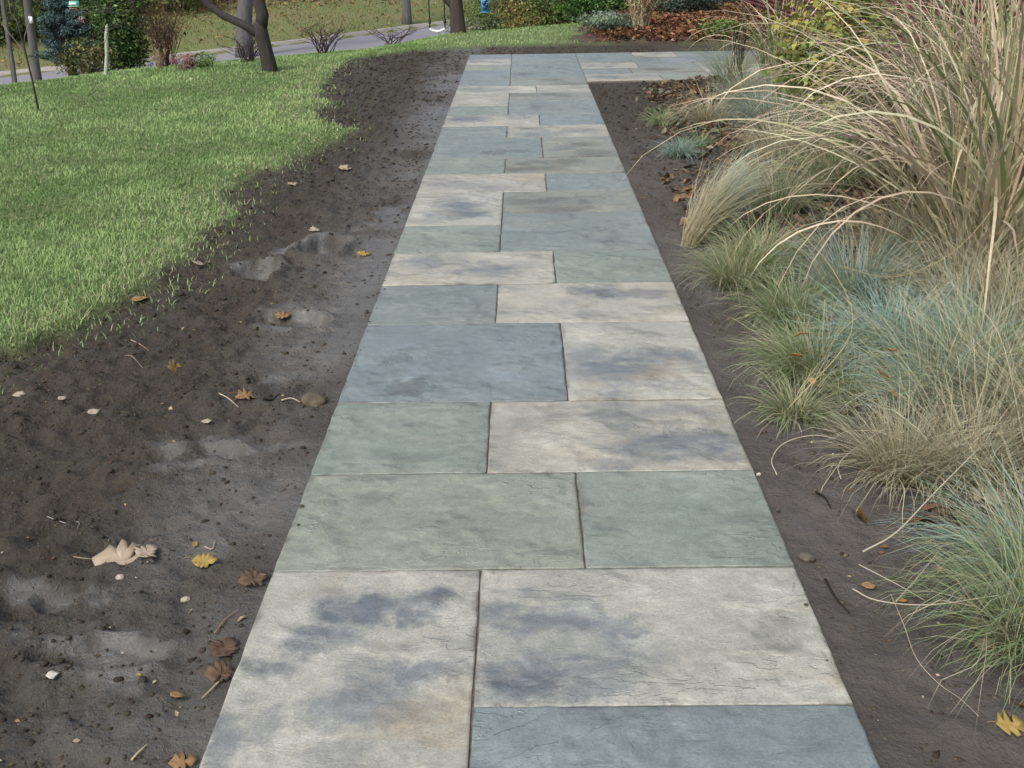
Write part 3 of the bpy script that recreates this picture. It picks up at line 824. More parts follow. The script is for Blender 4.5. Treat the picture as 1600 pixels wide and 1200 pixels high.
FES = [
 (1275, 575, .30, GREEN, 2400, 'green fescue tuft bulging toward the long blue grey slab, drooping over bare soil', dict(dry=.25, spread=1.25, ln=.27)),
 (1400, 560, .36, BLUE, 3600, 'widest silvery blue fescue clump, below the arching tan grass', dict(dry=.12, spread=1.2, ln=.33)),
 (1240, 500, .26, GREEN, 1800, 'green fescue clump with a snapped straw stalk at its foot', dict(dry=.2, spread=1.2, ln=.28)),
 (1335, 478, .28, BLUE, 2200, 'upright blue green fescue with long straw stalks, just under the arching grass', dict(dry=.3, ln=.4, spread=.8)),
 (1078, 378, .12, STRAW, 1500, 'pale windswept fescue tuft leaning away from the path edge', dict(az0=.55, ln=.5, dry=.25, leanadd=.8, wid=.003)),
 (1110, 372, .12, BLUE, 700, 'thin blue tuft tucked behind the windswept straw tuft', dict(az0=.55, ln=.5, dry=.3, leanadd=.6)),
 (1190, 415, .26, GREEN, 1900, 'grey green fescue clump between the windswept tuft and the snapped stalk', dict(dry=.35, spread=1.2, ln=.32)),
 (1245, 640, .14, GREEN, 700, 'small drooping green tuft nearest the tan slab, over mud', dict(dry=.3, spread=1.5, ln=.2)),
 (1410, 735, .19, STRAW, 1500, 'straw coloured fescue beside the curled white stem', dict(dry=.4, spread=1.1, ln=.3)),
 (1455, 650, .24, BLUE, 1700, 'blue fescue just below the widest blue clump', dict(dry=.3, spread=1.2, ln=.34)),
 (1545, 640, .3, GREEN, 2200, 'tall fescue flecked with straw above the big tan oak leaves', dict(dry=.45, ln=.42)),
 (1590, 540, .28, STRAW, 1700, 'loose dry fescue under the tall reed stems', dict(dry=.4, ln=.4, spread=1.2)),
 (1640, 905, .26, BLUE, 2300, 'grey green fescue spilling over soil above the bright yellow leaf', dict(dry=.42, spread=1.35, ln=.33)),
 (1510, 745, .18, STRAW, 900, 'wispy straw fescue among brown leaves', dict(dry=.5, ln=.4)),
 (1195, 205, .34, BLUE, 2200, 'grey blue fescue mound nearest the branch path', dict(dry=.25, ln=.36, wid=.004)),
 (1270, 185, .36, BLUE, 2000, 'grey blue fescue mound below the yellow green leafy plant', dict(dry=.3, ln=.38, wid=.004)),
 (1125, 178, .2, STRAW, 1100, 'straw tuft combed flat toward the grey mound', dict(az0=-.5, ln=.7, leanadd=.95, wid=.004)),
 (1062, 243, .15, BLUE, 700, 'little teal tuft at the soil edge', dict(spread=1.4, ln=.2, dry=.05, wid=.004)),
 (1095, 225, .13, GREEN, 500, 'little green tuft next to the teal one', dict(spread=1.4, ln=.2, dry=.05, wid=.004)),
 (1035, 192, .15, GREEN, 600, 'yellow green tuft nearest the turn of the path', dict(spread=1.4, ln=.22, dry=.1, wid=.004)),
 (1140, 140, .26, GREEN, 420, 'airy green tuft drooping across the branch path', dict(spread=1., ln=.75, dry=.2, wid=.005)),
 (1120, 300, .12, STRAW, 700, 'pale straw tuft lying flat on dark mulch', dict(az0=.1, ln=.6, leanadd=1.25, wid=.0035)),
 (1300, 300, .3, GREEN, 1500, 'green fescue shaded under the drooping tan blades', dict(dry=.35, ln=.42, wid=.0035)),
 (1215, 330, .24, GREEN, 1300, 'grey green fescue behind the windswept tuft', dict(dry=.4, ln=.4, wid=.0035)),
 (1420, 430, .3, STRAW, 1800, 'straw fescue at the foot of the arching grass', dict(dry=.4, ln=.45)),
 (1330, 620, .12, GREEN, 500, 'short green tuft beside a dark hollow in the soil', dict(dry=.3, spread=1.3, ln=.2)),
 (1105, 196, .2, STRAW, 900, 'sprawling straw tuft above the orange brown litter', dict(spread=1.4, ln=.42, dry=.4, wid=.004)),
 (1165, 172, .28, BLUE, 1200, 'ashen fescue behind the combed flat straw tuft', dict(dry=.4, ln=.4, wid=.004)),
 (1215, 250, .26, STRAW, 1300, 'straw fescue in leaf litter below the nearest grey blue mound', dict(dry=.4, ln=.42, spread=1.2, wid=.004)),
 (1290, 235, .3, GREEN, 1300, 'green fescue in leaf litter below the leafy perennial', dict(dry=.4, ln=.42, wid=.004)),
 (1500, 590, .26, BLUE, 1600, 'silvery fescue between the widest blue clump and the tall flecked one', dict(dry=.3, ln=.36)),
 (1640, 720, .3, STRAW, 1500, 'dry fescue behind the tan oak leaves', dict(dry=.4, ln=.42)),
 (1500, 500, .28, STRAW, 1500, 'straw fescue under the sagging tan stalk', dict(dry=.5, ln=.42)),
 (1630, 1000, .22, GREEN, 1500, 'green fescue low beside the bright yellow leaf', dict(dry=.2, ln=.34, spread=1.3)),
 (1150, 440, .2, GREEN, 1100, 'thin green tuft over soil behind the snapped stalk', dict(dry=.3, ln=.3, spread=1.3)),
]
for i_, (px, py, r_, pal, n_, lab, kw) in enumerate(FES):
    fescue(px, py, r_, pal, n_, lab, seed=i_, **kw)

# ------------------------------------------------------------------ tall reed grass
TAN0 = [(.47, .40, .27), (.42, .36, .24), (.37, .35, .20)]
TAN1 = [(.57, .465, .35), (.52, .42, .305), (.60, .52, .41), (.46, .40, .28)]
GR0 = [(.14, .19, .06), (.18, .22, .08)]
GR1 = [(.17, .26, .09), (.22, .29, .12), (.25, .30, .17)]
def reeds(x, y, rad, H, n, seed, label, bias=None, green=.3, wid=.011):
    rg = np.random.default_rng(500+seed)
    root = thing('tall_reed_grass', (x, y, ground_z(x, y)-.01), label, 'ornamental grass', 'tall tan grasses by the house')
    def base(k, f=1.):
        a = rg.uniform(0, 6.283, k); r = rad*f*np.sqrt(rg.random(k))
        return a, r, np.stack([r*np.cos(a), r*np.sin(a), np.zeros(k)], -1)
    for part, k, c0, c1, l0, l1, Lr, w_, mat in (
        ('green_blades', int(n*green*.5), GR0, GR1, .2, 1.5, (.6, 1.15), wid*2.1, PLANT),
        ('dry_blades', int(n*(1-green)*.5), TAN0, TAN1, .32, 1.6, (.65, 1.25), wid*1.7, DRY)):
        a, r, b = base(k)
        az = a+rg.normal(0, .7, k)
        if bias is not None:
            q = rg.random(k) < .35; az[q] = bias+rg.normal(0, .7, q.sum())
        L = H*rg.uniform(*Lr, k)
        lean = l0*rg.uniform(.3, 1.9, k)
        mb = MB()
        blades(mb, b, az, lean, l1*rg.uniform(.4, 1.35, k)+lean, L, w_*rg.uniform(.5, 1.35, k), pick(c0, k, .15, rg), pick(c1, k, .17, rg), K=10, p=1.7, kink=.05, rg=rg)
        mb.build(part, mat, root)
    if bias is not None:      # broad ribbons bowed over towards the path
        k = int(n*.17); a, r, b = base(k); mb = MB()
        lean = rg.uniform(.1, .95, k)
        blades(mb, b, bias+rg.normal(.1, .75, k), lean, rg.uniform(1.5, 3.0, k), H*rg.uniform(.7, 1.12, k), wid*rg.uniform(1.5, 2.7, k), pick(TAN0, k, .12, rg), pick(TAN1, k, .15, rg)*1.15, K=12, p=1.9, kink=.02, rg=rg)
        k2 = int(n*.09); a, r, b = base(k2)
        blades(mb, b, rg.normal(.15, .6, k2), rg.uniform(.25, .75, k2), rg.uniform(.5, 1.1, k2), H*rg.uniform(.8, 1.2, k2), wid*rg.uniform(1.6, 2.8, k2), pick(TAN0, k2, .12, rg), pick(TAN1, k2, .15, rg)*1.1, K=8, kink=.02, rg=rg)
        mb.build('bowed_blades', DRY, root)
    # short dense skirt of dead thatch
    k = int(n*.25); a, r, b = base(k, 1.15); az = a+rg.normal(0, .8, k)
    mb = MB()
    blades(mb, b, az, rg.uniform(.2, .8, k), rg.uniform(1., 2., k), H*rg.uniform(.2, .5, k), wid*.75, pick(TAN0, k, .2, rg), pick(TAN1, k, .2, rg), K=5, kink=.15, rg=rg)
    mb.build('thatch', DRY, root)
    mb = MB()
    for q in range(int(n*.07)):
        aa, rr = rg.uniform(0, 6.283), rad*.8*math.sqrt(rg.random())
        L = H*rg.uniform(.8, 1.25); ln = rg.uniform(.02, .22); az_ = aa+rg.normal(0, .4)
        tt_ = np.linspace(0, 1, 5)
        P = np.stack([rr*np.cos(aa)+np.sin(ln*tt_)*L*tt_*np.cos(az_), rr*np.sin(aa)+np.sin(ln*tt_)*L*tt_*np.sin(az_), np.cos(ln*tt_)*L*tt_], -1)
        tube(mb, P, np.linspace(.0055, .003, 5), 5, pick([(.42, .36, .25), (.36, .33, .18), (.26, .27, .12)], 1, .1, rg)[0], cap=False)
    mb.build('stems', STEM, root)
    return root
reeds(2.36, 2.75, .28, 1.75, 330, 1, 'nearest tall tan reed grass, arching low over the blue fescue', bias=3.0, green=.12)
reeds(3.0, 3.9, .32, 1.9, 360, 2, 'tall reed clump with straight pale stems, beyond the nearest one', bias=3.1, green=.28)
reeds(2.85, 4.75, .32, 1.6, 240, 3, 'tall reed clump whose tan ribbons droop toward the path', bias=3.3, green=.25)
reeds(3.6, 5.6, .36, 1.8, 260, 4, 'greenest tall reed clump in front of the brick wall', bias=3.3, green=.6)
reeds(3.9, 7.6, .28, 1.4, 150, 5, 'tall reed clump beside the yellow green leafy plant', bias=3.4, green=.45)
reeds(2.95, 10.3, .2, 1.3, 110, 6, 'slender reed clump rising at the end of the branch path', bias=3.2, green=.5)

# ------------------------------------------------------------------ leafy things
def shrub(name, px, py, z0, label, cat, rx, ry, h, cols, nleaf, leaf, nclump=40, stems=6, mat=PLANT, group=None, loc=None, stemcol=(.06, .045, .035), base=.1, seed=0):
    rg = np.random.default_rng(abs(seed+int(px*7+py)))
    x, y = at(px, py, z0) if loc is None else loc[:2]
    z = ground_z(x, y)
    root = thing(name, (x, y, z), label, cat, group)
    u = rg.normal(0, 1, (nclump, 3)); u /= np.linalg.norm(u, axis=1)[:, None]; u *= rg.uniform(.35, 1., (nclump, 1))**.5
    cc = np.stack([u[:, 0]*rx, u[:, 1]*ry, base*h+(1-base)*h*(.5+.5*u[:, 2])], -1)
    wch = rg.integers(0, nclump, nleaf)
    sp = np.array([rx, ry, h*.5])*.24
    pos = cc[wch]+rg.normal(0, 1, (nleaf, 3))*sp
    pos[:, 2] = np.maximum(pos[:, 2], .02)
    nr = pos-np.array([0, 0, h*.4]); nr = nr/(np.linalg.norm(nr, axis=1)[:, None]+1e-6)+rg.normal(0, .7, (nleaf, 3)); nr[:, 2] += .4
    cl = pick(cols, nclump, .22, rg)[wch]*(1+rg.normal(0, .18, (nleaf, 1)))
    mb = MB(); leaves(mb, pos, nr, leaf*rg.uniform(.6, 1.3, nleaf), np.clip(cl, .005, .8), .5, rg)
    mb.build('foliage', mat, root)
    mb = MB()
    for q in range(stems):
        e = cc[rg.integers(0, nclump)]
        s0 = np.array([rg.normal(0, rx*.15), rg.normal(0, ry*.15), -.03])
        tube(mb, [s0, s0*.6+e*.4+np.array([0, 0, h*.08]), e], [.012, .009, .004], 5, stemcol)
    mb.build('stems', STEM, root)
    return root

def bare_shrub(name, x, y, label, cat, h, w_, n, col, group=None, seed=0, rad=.006, sub=3, zoff=0., buds=None):
    rg = np.random.default_rng(seed+77)
    root = thing(name, (x, y, ground_z(x, y)+zoff), label, cat, group)
    mb = MB(); tips = []
    for q in range(n):
        az = rg.uniform(0, 6.283); ln = rg.uniform(.05, 1.)
        e = np.array([math.cos(az)*w_*ln, math.sin(az)*w_*ln, h*rg.uniform(.6, 1.)])
        s0 = np.array([rg.normal(0, w_*.12), rg.normal(0, w_*.12), -.03])
        mid = s0*.5+e*.5+np.array([0, 0, h*.12])+rg.normal(0, w_*.05, 3)
        c = np.array(col)*rg.uniform(.7, 1.3)
        tube(mb, [s0, mid, e], [rad, rad*.75, rad*.35], 4, c, cap=False); tips.append(e)
        for k in range(sub):
            f = rg.uniform(.35, .95); p = s0*(1-f)**2+2*mid*f*(1-f)+e*f*f
            e2 = p+np.array([rg.normal(0, w_*.28), rg.normal(0, w_*.28), h*rg.uniform(.1, .32)])
            tube(mb, [p, p*.5+e2*.5+rg.normal(0, w_*.03, 3), e2], [rad*.6, rad*.45, rad*.25], 3, c*1.1, cap=False); tips.append(e2)
    mb.build('twigs', STEM, root)
    if buds:
        tp = np.array(tips); k = len(tp)*buds[1]
        pos = tp[rg.integers(0, len(tp), k)]*rg.uniform(.45, 1.05, (k, 1))+rg.normal(0, .04, (k, 3))
        mb = MB(); leaves(mb, pos, rg.normal(0, 1, (k, 3))+np.array([0, 0, .5]), buds[2]*rg.uniform(.6, 1.3, k), pick(buds[0], k, .25, rg), .5, rg)
        mb.build('foliage', PLANT, root)
    return root

# perennials in the border by the house
YG = [(.26, .30, .06), (.34, .36, .08), (.20, .26, .06), (.38, .34, .11), (.15, .2, .05)]
shrub('leafy_perennial', 1275, 200, 0, 'yellow green leafy perennial standing among the reeds', 'plant', .4, .34, 1.15, YG, 1500, .085, 40, 10, stemcol=(.12, .10, .05))
shrub('leafy_perennial', 1325, 175, 0, 'yellowing leafy perennial close to the brick wall', 'plant', .36, .32, 1.15, YG, 1200, .085, 36, 9, stemcol=(.12, .10, .05))
shrub('low_green_plant', 1125, 66, 0, 'small bright green plant in red brown leaf litter', 'plant', .25, .22, .25, [(.10, .17, .04), (.15, .22, .06)], 500, .06)
shrub('juniper', 1062, 22, .1, 'low dark blue green juniper spreading over the leaf litter', 'shrub', .75, .6, .5, [(.06, .10, .075), (.09, .135, .11), (.05, .08, .06)], 4200, .06, 60)
shrub('juniper', 1120, 6, .1, 'grey blue juniper behind the leaf litter, near the house corner', 'shrub', .8, .6, .55, [(.10, .13, .13), (.14, .17, .17), (.07, .09, .09)], 3600, .06, 60)
shrub('groundcover_plant', 948, 56, 0, 'silvery green low mound at the end of the lawn', 'plant', .5, .45, .3, [(.14, .20, .13), (.20, .25, .18), (.10, .15, .09)], 2600, .05, 40)
bare_shrub('tan_stemmed_shrub', *at(1000, 58), 'pale tan stemmed shrub with dry seed heads beside the juniper', 'shrub', .95, .5, 46, (.42, .36, .24), seed=3, rad=.008, buds=([(.40, .33, .17), (.34, .27, .16), (.26, .16, .1), (.44, .38, .18)], 5, .05))
bare_shrub('dark_stemmed_perennial', 2.42, 9.9, 'dark dead stalks standing in front of the branch path', 'plant', .75, .2, 12, (.035, .03, .025), seed=4, rad=.006, sub=1)
# shrubs at the far end of the lawn
SHG = 'mixed shrubs at the far end of the lawn'
for q, (px, py, yy, rx, h, cols, lab, nl_) in enumerate([
    (800, 36, 24.5, .9, 1.5, [(.11, .16, .04), (.17, .22, .07), (.09, .12, .04)], 'light green shrub next to the blue hanging feeder', 3600),
    (850, 33, 22.8, .8, 1.4, [(.30, .26, .07), (.20, .17, .06), (.36, .30, .10), (.16, .08, .04), (.12, .13, .04)], 'golden yellow leaved shrub between two green ones', 3600),
    (898, 30, 22.0, .9, 1.4, [(.09, .14, .035), (.14, .2, .06), (.2, .22, .08), (.07, .1, .03)], 'mid green shrub behind the bright lawn strip', 4200),
    (938, 22, 20.8, .7, 1.5, [(.07, .16, .035), (.10, .22, .05), (.05, .1, .03)], 'bright leaf green shrub beside the tan stemmed one', 3800),
    (962, 28, 23.5, .7, 1.3, [(.2, .1, .07), (.3, .2, .12), (.12, .06, .05), (.36, .28, .16)], 'rusty brown shrub behind the tan stemmed one', 3000),
    (1020, 10, 22.5, .7, 1.3, [(.2, .11, .08), (.14, .1, .06), (.3, .22, .12)], 'faded brown shrub behind the dark juniper', 2600),
    (760, 18, 33, 1.1, 1.8, [(.12, .15, .05), (.17, .18, .07)], 'olive bush across the road beyond the feeder', 2400)]):
    x_, y_, z_ = along(px, py, yy)
    shrub('shrub', px, py, 0, lab, 'shrub', rx*1.1, rx, h, cols, nl_*2, .075, 90, 10, loc=(x_, y_), group=SHG, seed=q, base=-.12)

# ------------------------------------------------------------------ trees near the lawn edge
def path3(p0, p1, n, wob, rg, bow=(0, 0, 0)):
    t_ = np.linspace(0, 1, n)[:, None]
    P = np.array(p0)*(1-t_)+np.array(p1)*t_+np.array(bow)*(4*t_*(1-t_))
    w_ = rg.normal(0, wob, (n, 3)); w_[0] = 0
    return P+w_
def twigs(mb, p0, d0, L, r, depth, rg, col=None, up=.15, n=2):
    p1 = p0+d0*L
    tube(mb, path3(p0, p1, 4, L*.03, rg), np.linspace(r, r*.65, 4), 5 if r > .012 else 4, col, cap=False)
    if depth == 0: return
    for k in range(n+(rg.random() < .5)):
        d1 = d0+rg.normal(0, .5, 3); d1[2] += up; d1 /= np.linalg.norm(d1)
        twigs(mb, p1 if k < 2 else p0*.4+p1*.6, d1, L*rg.uniform(.6, .85), r*.62, depth-1, rg, col, up, n)

# forked tree on the lawn edge
rg = np.random.default_rng(31)
fx, fy, fz = along(421, 97, 11.9)
fz = ground_z(fx, fy)
ft = thing('forked_tree', (fx, fy, fz), 'bare dark tree forking low, one limb reaching sideways, at the lawn edge', 'tree')
mb = MB(); tube(mb, [(0, 0, -.25), (0, 0, 0), (-.03, .0, .25), (-.07, 0, .47), (-.08, 0, .60)], [.125, .105, .088, .092, .085], 10); mb.build('trunk', DARKBARK, ft, True)
mb = MB(); tube(mb, [(-.07, 0, .45), (-.28, .02, .58), (-.55, .05, .70), (-.72, .06, .83), (-.85, .08, 1.0), (-1.05, .1, 1.25), (-1.4, .2, 1.7)], [.07, .055, .048, .045, .042, .038, .03], 8)
l1 = mb.build('limb', DARKBARK, ft, True)
mb = MB(); tube(mb, [(-.07, 0, .52), (-.03, 0, .7), (-.06, .02, .86), (-.1, .03, 1.1), (-.05, .05, 1.6), (.05, .1, 2.3)], [.08, .082, .074, .068, .06, .045], 8); mb.build('limb', DARKBARK, ft, True)
mb = MB()
for b0, d0 in (((-1.4, .2, 1.7), (-.5, .2, .9)), ((.05, .1, 2.3), (.1, .1, 1)), ((-.05, .05, 1.6), (.6, .2, .8)), ((-.85, .08, 1.0), (-.9, -.2, .5))):
    mb = MB(); twigs(mb, np.array(b0), np.array(d0)/np.linalg.norm(d0), .7, .026, 4, rg)
    mb.build('branches', DARKBARK, ft)

# swing tree
sx, sy = at(716, 47); sz = ground_z(sx, sy)
st_ = thing('swing_tree', (sx, sy, sz), 'thick brown trunk at the lawn edge holding a rope swing', 'tree')
mb = MB(); tube(mb, [(0, 0, -.2), (0, 0, 0), (-.01, 0, .25), (-.03, 0, .5), (-.05, .02, 1.0), (-.05, .05, 2.6)], [.16, .145, .128, .125, .13, .12], 12); mb.build('trunk', BARK, st_, True)
mb = MB(); tube(mb, [(-.05, 0, .42), (-.16, 0, .58), (-.34, 0, .72), (-.6, -.05, 1.3), (-.75, -.1, 2.1)], [.07, .075, .065, .055, .045], 8); mb.build('limb', BARK, st_, True)
mb = MB(); tube(mb, [(-.05, .03, 2.0), (-.5, .02, 2.35), (-1.1, 0, 2.5), (-1.7, 0, 2.6)], [.08, .07, .055, .035], 8); mb.build('limb', BARK, st_, True)
mb = MB()
for b0, d0 in (((-.05, .05, 2.6), (.2, .1, 1)), ((-1.7, 0, 2.6), (-.8, 0, .5)), ((-.75, -.1, 2.1), (-.3, -.3, 1))):
    mb = MB(); twigs(mb, np.array(b0), np.array(d0)/np.linalg.norm(d0), .9, .03, 4, rg)
    mb.build('branches', BARK, st_)
# swing
d = CAM[1]
q0 = along(672, 44, sy+.02); q1 = along(695.5, 43, sy+.02)
sw = thing('swing', ((q0[0]+q1[0])/2, sy, q0[2]), 'white swing seat hanging on two dark ropes beside the brown trunk', 'swing')
cxm, czm = (q0[0]+q1[0])/2, q0[2]
hw = (q1[0]-q0[0])/2
ropem = plain_mat('dark_rope', (.02, .018, .018), .8)
for sgn in (-1, 1):
    mb = MB(); tube(mb, [(sgn*hw, 0, 0), (sgn*hw*1.02, 0, 1.0), (sgn*hw*.98, 0, sz+2.5-czm)], .012, 6); rp = mb.build('rope', ropem, sw)
    mb = MB(); tube(mb, [(sgn*hw, 0, .08), (sgn*hw, 0, .15)], .028, 6); mb.build('knot', ropem, rp)
mb = MB(); N8 = 9
xs = np.linspace(-hw, hw, N8)
for a0, b0 in zip(xs[:-1], xs[1:]):
    c_ = (a0+b0)/2
    boxm(mb, (c_, 0, -.05+.045*(c_/hw)**2), (b0-a0, .16, .03), (1, 1, 1))
mb.build('seat', plain_mat('white_plastic', (.75, .76, .78), .4), sw)
# blue feeder hanging from a bough
bx, by, bz = along(758, 6, 21.0)
bf = thing('bird_feeder', (bx, by, bz), 'bright blue hanging box with a dark pattern above the far lawn', 'bird feeder')
bm_ = plain_mat('blue_paint', (.05, .22, .42), .4); dm_ = plain_mat('navy_paint', (.015, .05, .11), .4)
mb = MB(); boxm(mb, (0, 0, -.02), (.155, .1, .26), (1, 1, 1)); mb.build('box', bm_, bf)
mb = MB()
for (u_, v_, s1) in ((-.02, .02, .075), (.03, -.02, .07), (-.01, -.07, .08), (.025, .07, .05)):
    tube(mb, [(u_, -.049, v_), (u_, -.058, v_)], s1*.55, 8)
mb.build('motif', dm_, bf)
mb = MB(); boxm(mb, (0, 0, .125), (.19, .14, .03)); mb.build('roof', bm_, bf)
mb = MB(); boxm(mb, (0, 0, -.16), (.18, .13, .02)); mb.build('tray', bm_, bf)
mb = MB(); tube(mb, [(0, 0, .14), (0, 0, .7), (.0, 0, 1.4)], .006, 5); mb.build('hanger', ropem, bf)
# a slim hook pole for it
mb = MB(); gzz = ground_z(bx+.22, by)
tube(mb, [(.22, 0, gzz-bz-.2), (.22, 0, .9), (.2, 0, 1.3), (.1, 0, 1.45), (0, 0, 1.4)], .014, 6); mb.build('pole', ropem, bf)

# small bare shrubs along the lawn edge
BG = 'leafless little shrubs along the lawn edge'
for q, (px, py, yy, h, w_, n_, lab) in enumerate([
    (388, 99, 13.4, .42, .42, 18, 'leafless twiggy shrub against the road, just under the forked tree'),
    (506, 84, 14.9, .48, .42, 22, 'leafless twiggy shrub alone against the road beyond the forked tree'),
    (612, 62, 17.2, .38, .6, 12, 'sparse leafless shrub against the road, toward the swing')]):
    x_, y_, z_ = along(px, py, yy)
    bare_shrub('bare_shrub', x_, y_, lab, 'shrub', h, w_, n_, (.05, .035, .035), group=BG, seed=q+20, rad=.008, zoff=-.03)
# burning bush, small plants on the left
x_, y_, _ = along(262, 108, 13.6)
bare_shrub('twiggy_red_bush', x_, y_, 'tall reddish brown twiggy bush beside the dense green bush', 'shrub', .95, .5, 44, (.085, .048, .04), seed=41, rad=.006, buds=([(.15, .08, .05), (.13, .10, .05), (.12, .13, .05)], 3, .04))
x_, y_, _ = along(291, 107, 12.6)
shrub('pink_leaved_plant', 291, 105, 0, 'low plum pink leaved plant on the lawn edge', 'plant', .16, .15, .2, [(.20, .09, .09), (.28, .16, .15), (.12, .05, .05)], 500, .035, loc=(x_, y_))
x_, y_, _ = along(315, 104, 12.7)
shrub('low_green_plant', 315, 103, 0, 'low bright green plant beside the plum pink one', 'plant', .2, .18, .18, [(.10, .2, .045), (.16, .25, .07)], 600, .035, loc=(x_, y_))
x_, y_, _ = along(250, 110, 13.0)
bare_shrub('tan_tuft', x_, y_, 'tan dead flower stems under the twiggy red bush', 'plant', .32, .2, 26, (.3, .22, .14), seed=43, rad=.004, sub=1)
# dense evergreen bush: one mass of overlapping sprays
x_, y_, _ = along(202, 122, 15.6)
shrub('evergreen_bush', 180, 122, 0, 'dense rounded green bush behind the pale post', 'bush', .42, .5, 2.0, [(.07, .14, .035), (.11, .19, .05), (.15, .22, .065), (.045, .09, .028)], 16000, .06, 130, 8, loc=(x_, y_), base=.0)
x_, y_, _ = along(140, 128, 14.4)
shrub('olive_bush', 140, 126, 0, 'sprawling olive bush at the foot of the blue spruce', 'bush', .38, .35, .55, [(.10, .12, .04), (.15, .15, .06), (.07, .08, .03)], 2600, .05, loc=(x_, y_))
# pale post
x_, y_, _ = along(166, 123, 12.3)
z_ = ground_z(x_, y_)
pt_ = along(167, 40, y_); dx_, dz_ = pt_[0]-x_, pt_[2]-z_
mb = MB(); tube(mb, [(0, 0, -.2), (0, 0, 0), (dx_*.4+.008, 0, dz_*.4), (dx_*.8-.004, 0, dz_*.8), (dx_, 0, dz_)], [.03, .028, .024, .027, .018], 8)
po = mb.build('wooden_post', bark_mat('weathered_wood', (.22, .25, .18), (.42, .45, .36), 20), None, True); po.location = (x_, y_, z_)
tag(po, 'thin pale weathered post before the dense green bush', 'post')

# blue spruce
rg = np.random.default_rng(8)
x_, y_, _ = along(118, 132, 15.2)
z_ = ground_z(x_, y_)
top = along(98, 8, 15.2)
Hs = top[2]-z_+.12
sp = thing('blue_spruce', (x_, y_, z_), 'young blue spruce below the green street sign', 'tree')
mb = MB(); tube(mb, [(0, 0, -.2), (0, 0, .1), (-.03, 0, Hs*.3), (-.06, 0, Hs*.7), (-.08, 0, Hs)], [.11, .09, .06, .03, .008], 8); mb.build('trunk', BARK, sp, True)
mb = MB(); mbn = MB()
for q in range(75):
    f = rg.uniform(.24, .98); zc = Hs*f
    az = rg.uniform(0, 6.283); Lb = (.06+.56*(1-f)**.7)*rg.uniform(.7, 1.2)
    if f < .3: Lb *= .8
    cx0 = -.09*f
    dirv = np.array([math.cos(az), math.sin(az), .12+.25*f])
    t_ = np.linspace(0, 1, 5)[:, None]
    P = np.array([cx0, 0, zc])+dirv*Lb*t_+np.array([0, 0, -.12*Lb])*(t_*(1-t_)*4)+np.array([0, 0, .1*Lb])*t_**3
    tube(mb, P, np.linspace(.012, .004, 5), 4, (.06, .045, .035), cap=False)
    k = int(240*Lb/.4)+30
    f2 = rg.uniform(.15, 1.05, k)[:, None]
    pos = np.array([cx0, 0, zc])+dirv*Lb*f2+rg.normal(0, 1, (k, 3))*np.array([.055, .055, .03])*(1.15-.6*f2)
    tone = pick([(.07, .115, .115), (.095, .15, .15), (.05, .085, .085)], k, .2, rg)*(.75+.5*f2)
    leaves(mbn, pos, rg.normal(0, 1, (k, 3)), .06*rg.uniform(.6, 1.2, k), tone, .28, rg)
mb.build('branches', STEM, sp); mbn.build('needles', NEEDLE, sp)

# sapling with a stake and small white tag
x_, y_ = at(62, 180); z_ = ground_z(x_, y_)
sa = thing('sapling', (x_, y_, z_), 'thin dark sapling standing alone on the lawn', 'tree')
mb = MB(); tube(mb, [(0, 0, -.05), (-.01, 0, .3), (-.03, 0, .62), (-.07, .02, .95), (-.1, .03, 1.5)], [.011, .0095, .009, .008, .005], 6); mb.build('trunk', DARKBARK, sa, True)
twb = plain_mat('twig_bark', (.14, .12, .1))
for a0, b0 in (((-.02, 0, .55), (-.24, .05, .86)), ((-.03, 0, .66), (.08, .03, .95)), ((-.05, .01, .8), (-.12, 0, 1.1)), ((0, 0, .08), (-.03, 0, .16))):
    mb = MB(); tube(mb, path3(a0, b0, 4, .01, rg), np.linspace(.006, .003, 4), 5); mb.build('branch', twb, sa)

# street sign and stop sign, far left
x_, y_, zt = along(108, 6, 33.0); z_ = ground_z(x_, y_)
ss = thing('stop_sign', (x_, y_, z_), 'red stop sign under a green street name plate, above the blue spruce', 'road sign')
zz_ = zt-z_
pm = plain_mat('galvanised_post', (.3, .3, .3), .5, .6)
mb = MB(); tube(mb, [(0, .05, -.3), (0, .05, zz_+.05)], .03, 8); mb.build('pole', pm, ss)
grn = plain_mat('green_sign', (.02, .42, .32), .35, 0, .1); wht = plain_mat('white_sign', (.75, .78, .76), .4, 0, .1); redm = plain_mat('red_sign', (.42, .05, .055), .4, 0, .15)
mb = MB(); boxm(mb, (0, 0, zz_), (.62, .02, .17)); np_ = mb.build('name_plate', grn, ss)
mb = MB(); boxm(mb, (0, -.0125, zz_+.073), (.6, .004, .012)); boxm(mb, (0, -.0125, zz_-.073), (.6, .004, .012)); boxm(mb, (.12, -.0125, zz_+.0), (.22, .004, .07), (1, 1, 1)); mb.build('lettering_band', wht, np_)
so_c = np.array([.06, -.02, zz_-.48]); yaw = .95
def octa(r_, dy, nm, mt, par):
    an = np.arange(8)*math.pi/4+math.pi/8
    F_ = np.stack([np.cos(an)*r_*math.cos(yaw), np.cos(an)*r_*math.sin(yaw), np.sin(an)*r_], -1)
    nn_ = np.array([math.sin(yaw), -math.cos(yaw), 0])
    V_ = np.concatenate([F_+so_c+nn_*dy, F_+so_c+nn_*(dy-.006), [so_c+nn_*dy]])
    j_ = np.arange(8); k_ = (j_+1) % 8
    return mk(nm, V_, [np.stack([j_, k_, 8+k_, 8+j_], -1), np.stack([j_, k_, np.full(8, 16)], -1)], mt, par)
po_ = octa(.38, 0, 'stop_plate', wht, ss); octa(.355, .004, 'stop_face', redm, po_)
